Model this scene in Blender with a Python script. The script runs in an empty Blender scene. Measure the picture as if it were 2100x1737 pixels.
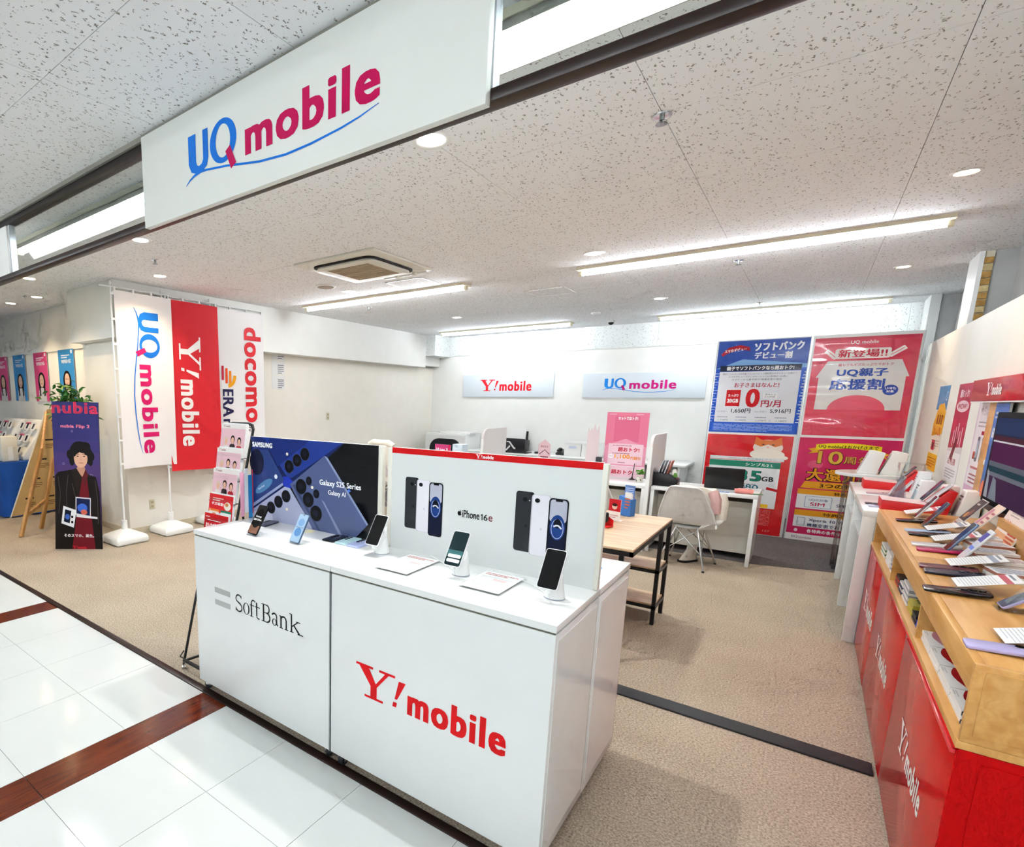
import bpy, bmesh, math, random
from mathutils import Vector, Matrix
SC = bpy.context.scene
COL = SC.collection
random.seed(7)
PI = math.pi

# ------------------------------------------------------------------ camera
cam = bpy.data.cameras.new('camera')
cam.sensor_fit = 'HORIZONTAL'; cam.sensor_width = 36.0
cam.lens = 36.0 * 1117.70444 / 2100.0
cam.shift_x = (1050.0 - 703.13734) / 2100.0
cam.shift_y = (1016.44917 - 868.5) / 2100.0
cam.clip_start = 0.02; cam.clip_end = 200
camo = bpy.data.objects.new('camera', cam); COL.objects.link(camo)
_yaw, _pit, _rol = -0.70406021, 0.17209893, 0.00869629
Rz = Matrix(((math.cos(_rol), -math.sin(_rol), 0), (math.sin(_rol), math.cos(_rol), 0), (0, 0, 1)))
Ry = Matrix(((math.cos(_yaw), -math.sin(_yaw), 0), (math.sin(_yaw), math.cos(_yaw), 0), (0, 0, 1)))
Rb = Matrix(((1, 0, 0), (0, 0, -1), (0, 1, 0)))
Rp = Matrix(((1, 0, 0), (0, math.cos(_pit), -math.sin(_pit)), (0, math.sin(_pit), math.cos(_pit))))
RC = Rz @ Rp @ Rb @ Ry
m3 = Matrix((RC[0], -RC[1], -RC[2])).transposed()
camo.matrix_world = Matrix.Translation((0, 0, 1.6)) @ m3.to_4x4()
SC.camera = camo

# ------------------------------------------------------------------ world, exposure
world = bpy.data.worlds.new('mall_ambient'); SC.world = world; world.use_nodes = True
world.node_tree.nodes['Background'].inputs[0].default_value = (1.0, 0.985, 0.96, 1)
world.node_tree.nodes['Background'].inputs[1].default_value = 0.30
SC.view_settings.view_transform = 'Standard'
try: SC.view_settings.look = 'None'
except Exception: pass
SC.view_settings.exposure = 1.36
SC.view_settings.gamma = 1.0
SC.view_settings.use_curve_mapping = False
SC.cycles.use_denoising = True
SC.cycles.use_light_tree = False
SC.cycles.max_bounces = 4
SC.cycles.diffuse_bounces = 3
SC.cycles.glossy_bounces = 2
SC.cycles.transmission_bounces = 2
SC.cycles.transparent_max_bounces = 8
SC.cycles.use_adaptive_sampling = True
SC.cycles.adaptive_threshold = 0.1
SC.cycles.adaptive_min_samples = 12
SC.cycles.sample_clamp_indirect = 6.0
SC.cycles.caustics_reflective = False
SC.cycles.caustics_refractive = False
TUBE = 29.0        # radiance of the fluorescent tubes
WARM = 22.0        # watts of a warm downlight

# ------------------------------------------------------------------ colour and materials
def lin(h):
    if isinstance(h, str):
        h = h.lstrip('#'); c = [int(h[i:i+2], 16) / 255 for i in (0, 2, 4)]
    else: c = list(h)
    return tuple(((v / 12.92) if v <= 0.04045 else ((v + 0.055) / 1.055) ** 2.4) for v in c) + (1.0,)
MATS = {}
def mat(name, color, rough=0.5, metal=0.0, spec=0.5, noise=0.0, nscale=40, bump=0.0, coat=0.0, trans=0.0, alpha=1.0, emit=0.0, ior=1.45):
    if name in MATS: return MATS[name]
    m = bpy.data.materials.new(name); m.use_nodes = True
    nt = m.node_tree; b = nt.nodes['Principled BSDF']
    c = lin(color)
    b.inputs['Base Color'].default_value = c
    b.inputs['Roughness'].default_value = rough
    b.inputs['Metallic'].default_value = metal
    b.inputs['Specular IOR Level'].default_value = spec
    b.inputs['IOR'].default_value = ior
    b.inputs['Coat Weight'].default_value = coat
    b.inputs['Coat Roughness'].default_value = 0.08
    b.inputs['Transmission Weight'].default_value = trans
    b.inputs['Alpha'].default_value = alpha
    if emit:
        b.inputs['Emission Color'].default_value = c
        b.inputs['Emission Strength'].default_value = emit
    if noise or bump:
        g = nt.nodes.new('ShaderNodeNewGeometry')
        n = nt.nodes.new('ShaderNodeTexNoise'); n.inputs['Scale'].default_value = nscale; n.inputs['Detail'].default_value = 4
        nt.links.new(g.outputs['Position'], n.inputs['Vector'])
        if noise:
            r = nt.nodes.new('ShaderNodeValToRGB')
            r.color_ramp.elements[0].position = 0.3; r.color_ramp.elements[1].position = 0.7
            r.color_ramp.elements[0].color = tuple(v * (1 - noise) for v in c[:3]) + (1,)
            r.color_ramp.elements[1].color = tuple(min(1, v * (1 + noise)) for v in c[:3]) + (1,)
            nt.links.new(n.outputs['Fac'], r.inputs['Fac']); nt.links.new(r.outputs['Color'], b.inputs['Base Color'])
        if bump:
            bp = nt.nodes.new('ShaderNodeBump'); bp.inputs['Strength'].default_value = bump; bp.inputs['Distance'].default_value = 0.004
            nt.links.new(n.outputs['Fac'], bp.inputs['Height']); nt.links.new(bp.outputs['Normal'], b.inputs['Normal'])
    MATS[name] = m; return m
def ink(h, rough=0.35):
    return mat('ink_%s_%d' % (h.lstrip('#'), int(rough * 100)), h, rough, spec=(0.08 if rough > 0.7 else 0.2 if rough > 0.2 else 0.4))
def emission(name, color, strength):
    if name in MATS: return MATS[name]
    m = bpy.data.materials.new(name); m.use_nodes = True; nt = m.node_tree
    nt.nodes.remove(nt.nodes['Principled BSDF'])
    e = nt.nodes.new('ShaderNodeEmission'); e.inputs[0].default_value = lin(color); e.inputs[1].default_value = strength
    nt.links.new(e.outputs[0], nt.nodes['Material Output'].inputs[0]); MATS[name] = m; return m
def clear(name, tint='#ffffff', gloss=0.1, rough=0.02):
    if name in MATS: return MATS[name]
    m = bpy.data.materials.new(name); m.use_nodes = True; nt = m.node_tree
    nt.nodes.remove(nt.nodes['Principled BSDF'])
    t = nt.nodes.new('ShaderNodeBsdfTransparent'); t.inputs[0].default_value = lin(tint)
    g = nt.nodes.new('ShaderNodeBsdfGlossy'); g.inputs['Roughness'].default_value = rough
    f = nt.nodes.new('ShaderNodeFresnel'); f.inputs[0].default_value = 1.45
    mul = nt.nodes.new('ShaderNodeMath'); mul.operation = 'MULTIPLY_ADD'; mul.inputs[1].default_value = 0.8; mul.inputs[2].default_value = gloss * 0.3
    mx = nt.nodes.new('ShaderNodeMixShader')
    gg = nt.nodes.new('ShaderNodeNewGeometry'); inv = nt.nodes.new('ShaderNodeMath'); inv.operation = 'SUBTRACT'; inv.inputs[0].default_value = 1.0
    m2 = nt.nodes.new('ShaderNodeMath'); m2.operation = 'MULTIPLY'
    nt.links.new(gg.outputs['Backfacing'], inv.inputs[1]); nt.links.new(mul.outputs[0], m2.inputs[0]); nt.links.new(inv.outputs[0], m2.inputs[1])
    nt.links.new(f.outputs[0], mul.inputs[0]); nt.links.new(m2.outputs[0], mx.inputs[0])
    nt.links.new(t.outputs[0], mx.inputs[1]); nt.links.new(g.outputs[0], mx.inputs[2])
    nt.links.new(mx.outputs[0], nt.nodes['Material Output'].inputs[0]); MATS[name] = m; return m

def carpet_mat(name, a, b_, c_, scale=1.0):
    m = bpy.data.materials.new(name); m.use_nodes = True; nt = m.node_tree; b = nt.nodes['Principled BSDF']
    b.inputs['Roughness'].default_value = 0.95; b.inputs['Specular IOR Level'].default_value = 0.1
    g = nt.nodes.new('ShaderNodeNewGeometry')
    n1 = nt.nodes.new('ShaderNodeTexNoise'); n1.inputs['Scale'].default_value = 110 * scale; n1.inputs['Detail'].default_value = 6; n1.inputs['Roughness'].default_value = 0.75
    n2 = nt.nodes.new('ShaderNodeTexNoise'); n2.inputs['Scale'].default_value = 2.2; n2.inputs['Detail'].default_value = 3
    r = nt.nodes.new('ShaderNodeValToRGB'); e = r.color_ramp.elements
    e[0].position = 0.36; e[0].color = lin(a); e[1].position = 0.66; e[1].color = lin(c_)
    k = e.new(0.5); k.color = lin(b_)
    mixn = nt.nodes.new('ShaderNodeMix'); mixn.data_type = 'RGBA'; mixn.blend_type = 'MULTIPLY'; mixn.inputs[0].default_value = 0.35
    nt.links.new(g.outputs['Position'], n1.inputs['Vector']); nt.links.new(g.outputs['Position'], n2.inputs['Vector'])
    nt.links.new(n1.outputs['Fac'], r.inputs['Fac'])
    nt.links.new(r.outputs['Color'], mixn.inputs[6]); 
    r2 = nt.nodes.new('ShaderNodeValToRGB'); r2.color_ramp.elements[0].color = (0.75, 0.73, 0.7, 1); r2.color_ramp.elements[0].position = 0.35; r2.color_ramp.elements[1].position = 0.65
    nt.links.new(n2.outputs['Fac'], r2.inputs['Fac']); nt.links.new(r2.outputs['Color'], mixn.inputs[7])
    nt.links.new(mixn.outputs[2], b.inputs['Base Color'])
    bp = nt.nodes.new('ShaderNodeBump'); bp.inputs['Strength'].default_value = 0.6; bp.inputs['Distance'].default_value = 0.006
    nt.links.new(n1.outputs['Fac'], bp.inputs['Height']); nt.links.new(bp.outputs['Normal'], b.inputs['Normal'])
    MATS[name] = m; return m

def rockwool_mat(name, base, pit, rot=0.0, s=1.0):
    m = bpy.data.materials.new(name); m.use_nodes = True; nt = m.node_tree; b = nt.nodes['Principled BSDF']
    b.inputs['Roughness'].default_value = 0.9; b.inputs['Specular IOR Level'].default_value = 0.15
    g = nt.nodes.new('ShaderNodeNewGeometry')
    mp = nt.nodes.new('ShaderNodeMapping'); mp.inputs['Scale'].default_value = (56 * s, 30 * s, 40 * s); mp.inputs['Rotation'].default_value = (0, 0, rot)
    n0 = nt.nodes.new('ShaderNodeTexNoise'); n0.inputs['Scale'].default_value = 75.0 * s; n0.inputs['Detail'].default_value = 1.0
    nt.links.new(g.outputs['Position'], n0.inputs['Vector'])
    vm = nt.nodes.new('ShaderNodeVectorMath'); vm.operation = 'MULTIPLY_ADD'; vm.inputs[1].default_value = (1.5, 1.5, 1.5)
    n = nt.nodes.new('ShaderNodeTexVoronoi'); n.inputs['Scale'].default_value = 1.0
    r = nt.nodes.new('ShaderNodeValToRGB'); r.color_ramp.elements[0].position = 0.17; r.color_ramp.elements[0].color = (1, 1, 1, 1); r.color_ramp.elements[1].position = 0.25; r.color_ramp.elements[1].color = (0, 0, 0, 1)
    mx = nt.nodes.new('ShaderNodeMix'); mx.data_type = 'RGBA'
    mx.inputs[6].default_value = lin(base); mx.inputs[7].default_value = lin(pit)
    nt.links.new(g.outputs['Position'], mp.inputs['Vector']); nt.links.new(n0.outputs['Color'], vm.inputs[0]); nt.links.new(mp.outputs['Vector'], vm.inputs[2]); nt.links.new(vm.outputs['Vector'], n.inputs['Vector'])
    nt.links.new(n.outputs['Distance'], r.inputs['Fac']); nt.links.new(r.outputs['Color'], mx.inputs[0])
    nt.links.new(mx.outputs[2], b.inputs['Base Color'])
    bp = nt.nodes.new('ShaderNodeBump'); bp.inputs['Strength'].default_value = 0.5; bp.inputs['Distance'].default_value = 0.003; bp.invert = True
    nt.links.new(r.outputs['Color'], bp.inputs['Height']); nt.links.new(bp.outputs['Normal'], b.inputs['Normal'])
    MATS[name] = m; return m

def wood_mat(name, a, b_, rough=0.4, scale=(2, 28, 28), coat=0.0):
    m = bpy.data.materials.new(name); m.use_nodes = True; nt = m.node_tree; b = nt.nodes['Principled BSDF']
    b.inputs['Roughness'].default_value = rough; b.inputs['Coat Weight'].default_value = coat
    g = nt.nodes.new('ShaderNodeNewGeometry'); mp = nt.nodes.new('ShaderNodeMapping'); mp.inputs['Scale'].default_value = scale
    n = nt.nodes.new('ShaderNodeTexNoise'); n.inputs['Scale'].default_value = 1.5; n.inputs['Detail'].default_value = 6; n.inputs['Distortion'].default_value = 0.8
    r = nt.nodes.new('ShaderNodeValToRGB'); r.color_ramp.elements[0].position = 0.3; r.color_ramp.elements[0].color = lin(a); r.color_ramp.elements[1].position = 0.7; r.color_ramp.elements[1].color = lin(b_)
    nt.links.new(g.outputs['Position'], mp.inputs['Vector']); nt.links.new(mp.outputs['Vector'], n.inputs['Vector'])
    nt.links.new(n.outputs['Fac'], r.inputs['Fac']); nt.links.new(r.outputs['Color'], b.inputs['Base Color'])
    MATS[name] = m; return m

WALL = mat('wall_paint', '#f3f3ee', 0.75, noise=0.015, nscale=6)
CREAM = mat('cream_paint', '#f8f3e8', 0.75, noise=0.015, nscale=6)
PARTN = mat('partition_paint', '#ece9df', 0.6, noise=0.015, nscale=6)
WHITE = mat('white_laminate', '#eceeec', 0.18, noise=0.01, nscale=8)
WHITE2 = mat('white_plastic', '#eef0ee', 0.35)
OFFW = mat('offwhite_metal', '#e4e2d6', 0.4)
GREYT = mat('grey_trim', '#8d8b80', 0.45)
BROWNT = mat('dark_brown_trim', '#241511', 0.3)
BLACKM = mat('black_metal', '#0d0d0e', 0.35)
BLACKP = mat('black_plastic', '#101012', 0.3)
RUBBER = mat('black_rubber', '#202226', 0.55)
CHROME = mat('chrome', '#d8d8da', 0.15, metal=1.0)
STEEL = mat('brushed_steel', '#a9b0b3', 0.35, metal=1.0)
ALU = mat('aluminium', '#c4c9cb', 0.3, metal=0.8)
CARPET = carpet_mat('beige_carpet', '#84786a', '#b6a895', '#dccfbc')
GCARPET = carpet_mat('grey_carpet', '#4a4747', '#676363', '#848080', 1.0)
TILE = mat('white_vinyl_tile', '#dfe3df', 0.10, noise=0.02, nscale=3, bump=0.02, spec=0.6)
GROUT = mat('tile_joint', '#b4b7b3', 0.6)
BROWNF = wood_mat('brown_floor_strip', '#4a1a0c', '#7a3218', 0.14, (40, 3, 3))
CEIL = rockwool_mat('rockwool_board', '#f5f7f9', '#94908a')
CEILW = rockwool_mat('rockwool_wall_board', '#e6eae8', '#9fa3a0', s=0.8)
JOINT = mat('ceiling_joint', '#8a8378', 0.9)
HONEY = wood_mat('honey_wood', '#cc9044', '#e2ae66', 0.35, (18, 1.5, 18))
OAK = wood_mat('light_oak', '#c2a07a', '#e2c7a4', 0.4, (2, 20, 20))
EASELW = wood_mat('easel_wood', '#a87438', '#cf9a58', 0.45, (10, 10, 2))
RED = mat('red_gloss', '#cc070c', 0.14, spec=0.3, ior=1.32)
REDE = mat('red_satin', '#c40206', 0.55, spec=0.12)
REDM = mat('red_plastic', '#d20a10', 0.4)
ACRYL = clear('acrylic', '#fdfefe', 0.12)
GLASS = clear('glass_pane', '#f2f6f5', 0.15)
PAPER = mat('white_paper', '#f1f1ee', 0.6)
PHONE_B = mat('phone_black', '#0b0b0d', 0.12)
BLUECLOTH = mat('blue_cloth', '#0d4ea8', 0.8, noise=0.12, nscale=5)
BRICK = mat('tan_brick', '#b8904f', 0.85, noise=0.25, nscale=25, bump=0.4)
BRICK2 = mat('pale_brick', '#cdb784', 0.85, noise=0.2, nscale=25, bump=0.4)
MORTAR = mat('mortar', '#ddd6c0', 0.9)
CHAIRM = mat('chair_shell', '#d5d4d0', 0.42)
LEAF = mat('ficus_leaf', '#2c6b26', 0.4, noise=0.35, nscale=30)
LEAF2 = mat('ficus_leaf_pale', '#7fa553', 0.45)

# ------------------------------------------------------------------ mesh building
class MB:
    def __init__(s): s.v = []; s.f = []
    def add(s, v, f):
        o = len(s.v); s.v += [tuple(p) for p in v]; s.f += [tuple(i + o for i in q) for q in f]; return s
    def box(s, x0, y0, z0, x1, y1, z1, M=None):
        v = [Vector(p) for p in ((x0,y0,z0),(x1,y0,z0),(x1,y1,z0),(x0,y1,z0),(x0,y0,z1),(x1,y0,z1),(x1,y1,z1),(x0,y1,z1))]
        if M is not None: v = [M @ p for p in v]
        return s.add(v, [(0,3,2,1),(4,5,6,7),(0,1,5,4),(1,2,6,5),(2,3,7,6),(3,0,4,7)])
    def cyl(s, p0, p1, r0, r1=None, n=12, caps=True):
        p0 = Vector(p0); p1 = Vector(p1); r1 = r0 if r1 is None else r1
        d = (p1 - p0).normalized(); a = Vector((1, 0, 0)) if abs(d.x) < 0.9 else Vector((0, 1, 0))
        u = d.cross(a).normalized(); w = d.cross(u)
        v = []
        for p, r in ((p0, r0), (p1, r1)):
            for k in range(n):
                t = 2 * PI * k / n; v.append(p + u * (r * math.cos(t)) + w * (r * math.sin(t)))
        f = [(k, (k + 1) % n, n + (k + 1) % n, n + k) for k in range(n)]
        if caps: f += [tuple(reversed(range(n))), tuple(range(n, 2 * n))]
        return s.add(v, f)
    def tube(s, pts, r, n=8):
        pts = [Vector(p) for p in pts]; v = []; f = []
        up = Vector((0, 0, 1)); u = None
        for i, p in enumerate(pts):
            d = (pts[min(i + 1, len(pts) - 1)] - pts[max(i - 1, 0)]).normalized()
            if u is None:
                a = up if abs(d.z) < 0.9 else Vector((1, 0, 0)); u = d.cross(a).normalized()
            else: u = (u - d * u.dot(d)).normalized()
            w = d.cross(u)
            for k in range(n):
                t = 2 * PI * k / n; v.append(p + u * (r * math.cos(t)) + w * (r * math.sin(t)))
        for i in range(len(pts) - 1):
            for k in range(n):
                f.append((i*n+k, i*n+(k+1)%n, (i+1)*n+(k+1)%n, (i+1)*n+k))
        f += [tuple(reversed(range(n))), tuple(range((len(pts)-1)*n, len(pts)*n))]
        return s.add(v, f)
    def lathe(s, prof, n=20, M=None):
        v = []; f = []
        for r, z in prof:
            for k in range(n):
                t = 2 * PI * k / n; p = Vector((r * math.cos(t), r * math.sin(t), z)); v.append(M @ p if M else p)
        m_ = len(prof)
        for i in range(m_ - 1):
            for k in range(n): f.append((i*n+k, i*n+(k+1)%n, (i+1)*n+(k+1)%n, (i+1)*n+k))
        f += [tuple(reversed(range(n))), tuple(range((m_-1)*n, m_*n))]
        return s.add(v, f)
    def prism(s, poly, lo, hi, M=None, ax='z'):
        n = len(poly); v = []
        for h in (lo, hi):
            for a, b in poly:
                p = Vector((a, b, h)) if ax == 'z' else (Vector((a, h, b)) if ax == 'y' else Vector((h, a, b)))
                v.append(M @ p if M else p)
        f = [tuple(reversed(range(n))), tuple(range(n, 2 * n))] + [(k, (k+1) % n, n + (k+1) % n, n + k) for k in range(n)]
        return s.add(v, f)
    def grid(s, fn, nu, nv, close_u=False):
        v = [fn(i / (nu - 1 if not close_u else nu), j / (nv - 1)) for j in range(nv) for i in range(nu)]
        f = []
        for j in range(nv - 1):
            for i in range(nu if close_u else nu - 1):
                f.append((j*nu+i, j*nu+(i+1) % nu, (j+1)*nu+(i+1) % nu, (j+1)*nu+i))
        return s.add(v, f)
    def mesh(s, name, m, bevel=0.0, smooth=False, seg=2, thick=0.0):
        me = bpy.data.meshes.new(name); me.from_pydata(s.v, [], s.f)
        bm = bmesh.new(); bm.from_mesh(me)
        if thick: 
            bmesh.ops.solidify(bm, geom=bm.faces[:], thickness=thick)
        bmesh.ops.recalc_face_normals(bm, faces=bm.faces[:])
        if bevel:
            bmesh.ops.bevel(bm, geom=[e for e in bm.edges if len(e.link_faces) == 2 and e.calc_face_angle(0) > 0.5], offset=bevel, segments=seg, affect='EDGES', profile=0.5, clamp_overlap=True)
        bm.to_mesh(me); bm.free()
        if smooth or bevel:
            me.shade_smooth(); me.set_sharp_from_angle(angle=0.7)
        me.materials.append(m); return me
    def build(s, name, m, parent=None, bevel=0.0, smooth=False, seg=2, thick=0.0, loc=None, M=None):
        o = bpy.data.objects.new(name, s.mesh(name, m, bevel, smooth, seg, thick)); COL.objects.link(o)
        if parent: o.parent = parent
        if loc: o.location = loc
        if M is not None: o.matrix_local = M
        return o
def box(*a): return MB().box(*a)
def rrect(x0, y0, x1, y1, r, n=4):
    out = []
    for cx, cy, a0 in ((x1-r, y1-r, 0), (x0+r, y1-r, PI/2), (x0+r, y0+r, PI), (x1-r, y0+r, 3*PI/2)):
        for k in range(n + 1):
            t = a0 + PI/2 * k / n; out.append((cx + r*math.cos(t), cy + r*math.sin(t)))
    return out
def ell(cx, cy, rx, ry, n=20, rot=0):
    c, s = math.cos(rot), math.sin(rot); out = []
    for k in range(n):
        t = 2*PI*k/n; a, b = rx*math.cos(t), ry*math.sin(t); out.append((cx + a*c - b*s, cy + a*s + b*c))
    return out
def tag(o, label=None, cat=None, group=None, kind=None):
    if label: o['label'] = label
    if cat: o['category'] = cat
    if group: o['group'] = group
    if kind: o['kind'] = kind
    return o
def thing(name, label, cat, loc=(0, 0, 0), rz=0.0, group=None):
    o = bpy.data.objects.new(name, None); COL.objects.link(o); o.empty_display_size = 0.1
    o.location = loc; o.rotation_euler = (0, 0, rz); return tag(o, label, cat, group)
def struct(name, mb, m, parent=None, bevel=0.0):
    o = mb.build(name, m, parent, bevel)
    if parent is None: o['kind'] = 'structure'
    return o
def frame(origin, right, up):
    r = Vector(right).normalized(); u = Vector(up).normalized(); n = r.cross(u)
    M = Matrix((r, u, n)).transposed().to_4x4(); M.translation = Vector(origin); return M
def copy_tree(o, parent=None):
    c = o.copy(); COL.objects.link(c); c.parent = parent
    for ch in list(o.children):
        copy_tree(ch, c)
    return c

# ------------------------------------------------------------------ flat print: lettering and artwork on a surface
TXT = {}
def text_mesh(s, sp=1.0):
    key = (s, sp)
    if key in TXT: return TXT[key]
    cu = bpy.data.curves.new('lettering', 'FONT'); cu.body = s; cu.resolution_u = 3; cu.fill_mode = 'FRONT'; cu.space_character = sp
    ob = bpy.data.objects.new('lettering', cu)
    me = bpy.data.meshes.new_from_object(ob)
    v = [(p.co.x, p.co.y) for p in me.vertices]; f = [tuple(p.vertices) for p in me.polygons]
    bpy.data.objects.remove(ob); bpy.data.curves.remove(cu); bpy.data.meshes.remove(me)
    if not v: v = [(0, 0), (0, 0), (0, 0)]; f = []
    xs = [p[0] for p in v]; ys = [p[1] for p in v]
    TXT[key] = (v, f, min(xs), max(xs), min(ys), max(ys)); return TXT[key]
class Print:
    def __init__(s, step=0.0004): s.v = []; s.f = []; s.m = []; s.mats = []; s.step = step
    def _m(s, c, rough=0.35):
        m = c if not isinstance(c, str) else ink(c, rough)
        if m not in s.mats: s.mats.append(m)
        return s.mats.index(m)
    def raw(s, pts, faces, c, layer=1, rough=0.35):
        s.n = getattr(s, 'n', 0) + 1; o = len(s.v); z = layer * s.step + (s.n % 90) * 1.2e-6; s.v += [(x, y, z) for x, y in pts]; k = s._m(c, rough)
        for q in faces: s.f.append(tuple(i + o for i in q)); s.m.append(k)
    def poly(s, pts, c, layer=1, rough=0.35): s.raw(pts, [tuple(range(len(pts)))], c, layer, rough)
    def rect(s, x0, y0, x1, y1, c, layer=1, rough=0.35): s.poly([(x0, y0), (x1, y0), (x1, y1), (x0, y1)], c, layer, rough)
    def ell(s, cx, cy, rx, ry, c, layer=1, rot=0, n=20): s.poly(ell(cx, cy, rx, ry, n, rot), c, layer)
    def ring(s, cx, cy, rx, ry, w, c, layer=1, a0=0, a1=2*PI, n=24, w2=None):
        pts = []; w2 = w if w2 is None else w2
        for k in range(n + 1):
            t = a0 + (a1 - a0) * k / n
            ca, sa = math.cos(t), math.sin(t)
            pts.append(((cx + rx*ca), (cy + ry*sa))); pts.append((cx + (rx - w)*ca, cy + (ry - w2)*sa))
        s.raw(pts, [(2*k, 2*k+2, 2*k+3, 2*k+1) for k in range(n)], c, layer)
    def stroke(s, pts, w, c, layer=1, w_end=None):
        n = len(pts); L = []
        for i, (x, y) in enumerate(pts):
            a = pts[max(i-1, 0)]; b = pts[min(i+1, n-1)]
            dx, dy = b[0]-a[0], b[1]-a[1]; d = math.hypot(dx, dy) or 1
            ww = (w[i] if isinstance(w, (list, tuple)) else w) / 2
            L.append((x - dy/d*ww, y + dx/d*ww)); L.append((x + dy/d*ww, y - dx/d*ww))
        s.raw(L, [(2*i, 2*i+2, 2*i+3, 2*i+1) for i in range(n-1)], c, layer)
    def text(s, t, x, y, w, h, c, layer=2, bold=0.0, rot=0.0, slant=0.0, sp=None):
        """fit the ink box of t into w x h with its lower left corner at x, y"""
        v, f, x0, x1, y0, y1 = text_mesh(t, sp if sp else (1.0 if bold < .03 else 1.0 + 1.6*bold))
        sx = w / max(1e-6, x1 - x0); sy = h / max(1e-6, y1 - y0) if h else sx
        offs = [(0, 0)]
        if bold:
            b = bold * (h or sy * (y1 - y0)); offs = [(b*i, .5*b*j) for i in (-1, 0, 1) for j in (-1, 1)] if b > .0035 else [(-b, -.5*b), (b, -.5*b), (b, .5*b), (-b, .5*b)]
        cr, sr = math.cos(rot), math.sin(rot)
        for i, (ox, oy) in enumerate(offs):
            pts = []
            for px, py in v:
                a = (px - x0)*sx + ox; b = (py - y0)*sy + oy; a += slant * b
                pts.append((x + a*cr - b*sr, y + a*sr + b*cr))
            s.raw(pts, f, c, layer + i * 0.02)
    def lines(s, x0, y0, x1, y1, n, c, layer=2, fill=0.5, seed=1):
        """rows of print too small to read"""
        rnd = random.Random(seed); h = (y1 - y0) / n
        for i in range(n):
            yy = y1 - (i + 1) * h; x = x0; end = x0 + (x1 - x0) * (1 if i < n - 1 else 0.7)
            while x < end:
                ww = (x1 - x0) * rnd.uniform(0.06, 0.2); s.rect(x, yy, min(end, x + ww), yy + h * fill, c, layer); x += ww + (x1 - x0) * 0.015
    def build(s, name, parent, M):
        me = bpy.data.meshes.new(name); me.from_pydata(s.v, [], s.f)
        for m in s.mats: me.materials.append(m)
        me.polygons.foreach_set('material_index', s.m); me.update()
        o = bpy.data.objects.new(name, me); COL.objects.link(o)
        if parent: o.parent = parent
        o.matrix_local = M; return o

def mobile(p, x, y, w, xh, c, layer=2, bold=0.045):
    p.text('mobile', x, y, w, xh, c, layer, bold)
def logo_uq(p, x, y, w, layer=2, blue='#0f6fd2', pink='#c00a52'):
    """UQ mobile wordmark with its swoosh; x, y = lower left of the wordmark, w = full width"""
    k = w / 1.159; X = lambda a: x + (a + 2.431) * k; Y = lambda b: y + (b - 2.578) * k
    P_ = lambda a, b: (X(a), Y(b))
    # U
    p.poly([P_(-2.404, 2.822), P_(-2.345, 2.822), P_(-2.345, 2.70), P_(-2.338, 2.684), P_(-2.322, 2.678), P_(-2.322, 2.652), P_(-2.352, 2.652), P_(-2.385, 2.664), P_(-2.404, 2.70)], blue, layer)
    p.poly([P_(-2.29, 2.822), P_(-2.25, 2.822), P_(-2.25, 2.70), P_(-2.262, 2.668), P_(-2.292, 2.652), P_(-2.322, 2.652), P_(-2.322, 2.678), P_(-2.302, 2.684), P_(-2.29, 2.70)], blue, layer)
    # Q
    p.ring(X(-2.142), Y(2.738), 0.095*k, 0.090*k, 0.043*k, blue, layer, w2=0.022*k, n=36)
    p.poly([P_(-2.125, 2.69), P_(-2.092, 2.708), P_(-2.052, 2.628), P_(-2.088, 2.61)], pink, layer + 0.3)
    pts = [(-2.431, 2.614), (-2.40, 2.632), (-2.36, 2.645), (-2.31, 2.652), (-2.26, 2.648), (-2.2, 2.64), (-2.12, 2.63), (-2.03, 2.614), (-1.9, 2.592), (-1.74, 2.578), (-1.6, 2.580), (-1.45, 2.591), (-1.36, 2.603), (-1.273, 2.622)]
    p.stroke([P_(*q) for q in pts], [q * k for q in (0.003, 0.008, 0.012, 0.012, 0.009, 0.009, 0.009, 0.009, 0.009, 0.009, 0.009, 0.008, 0.006, 0.002)], blue, layer + 0.2)
    p.text('mobile', X(-1.982), Y(2.640), 0.705*k, 0.142*k, pink, layer, 0.06, sp=1.12)
def logo_y(p, x, y, w, c, layer=2):
    """Y! mobile wordmark, x,y = lower left, w = width"""
    k = w / 0.654; Q = lambda pts: [(x + a*k, y + b*k) for a, b in pts]
    for pts in ([(0, .130), (.088, .130), (.088, .140), (0, .140)],
                [(.016, .131), (.066, .131), (.108, .062), (.108, .040), (.076, .040), (.076, .056)],
                [(.148, .131), (.166, .131), (.108, .058), (.100, .068)],
                [(.118, .130), (.196, .130), (.196, .140), (.118, .140)],
                [(.076, 0), (.108, 0), (.108, .06), (.076, .06)],
                [(.046, 0), (.140, 0), (.140, .010), (.046, .010)],
                [(.196, .044), (.208, .044), (.246, .124), (.214, .124)],
                [(.186, .010), (.204, .010), (.208, .030), (.190, .030)]):
        p.poly(Q(pts), c, layer)
    p.text('mobile', x + .262*k, y + .004*k, .390*k, .112*k, c, layer, 0.052, sp=1.15)
def arc(cx, cy, rx, ry, d0, d1, n=10):
    return [(cx + rx*math.cos(math.radians(d0 + (d1-d0)*i/n)), cy + ry*math.sin(math.radians(d0 + (d1-d0)*i/n))) for i in range(n+1)]
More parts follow.
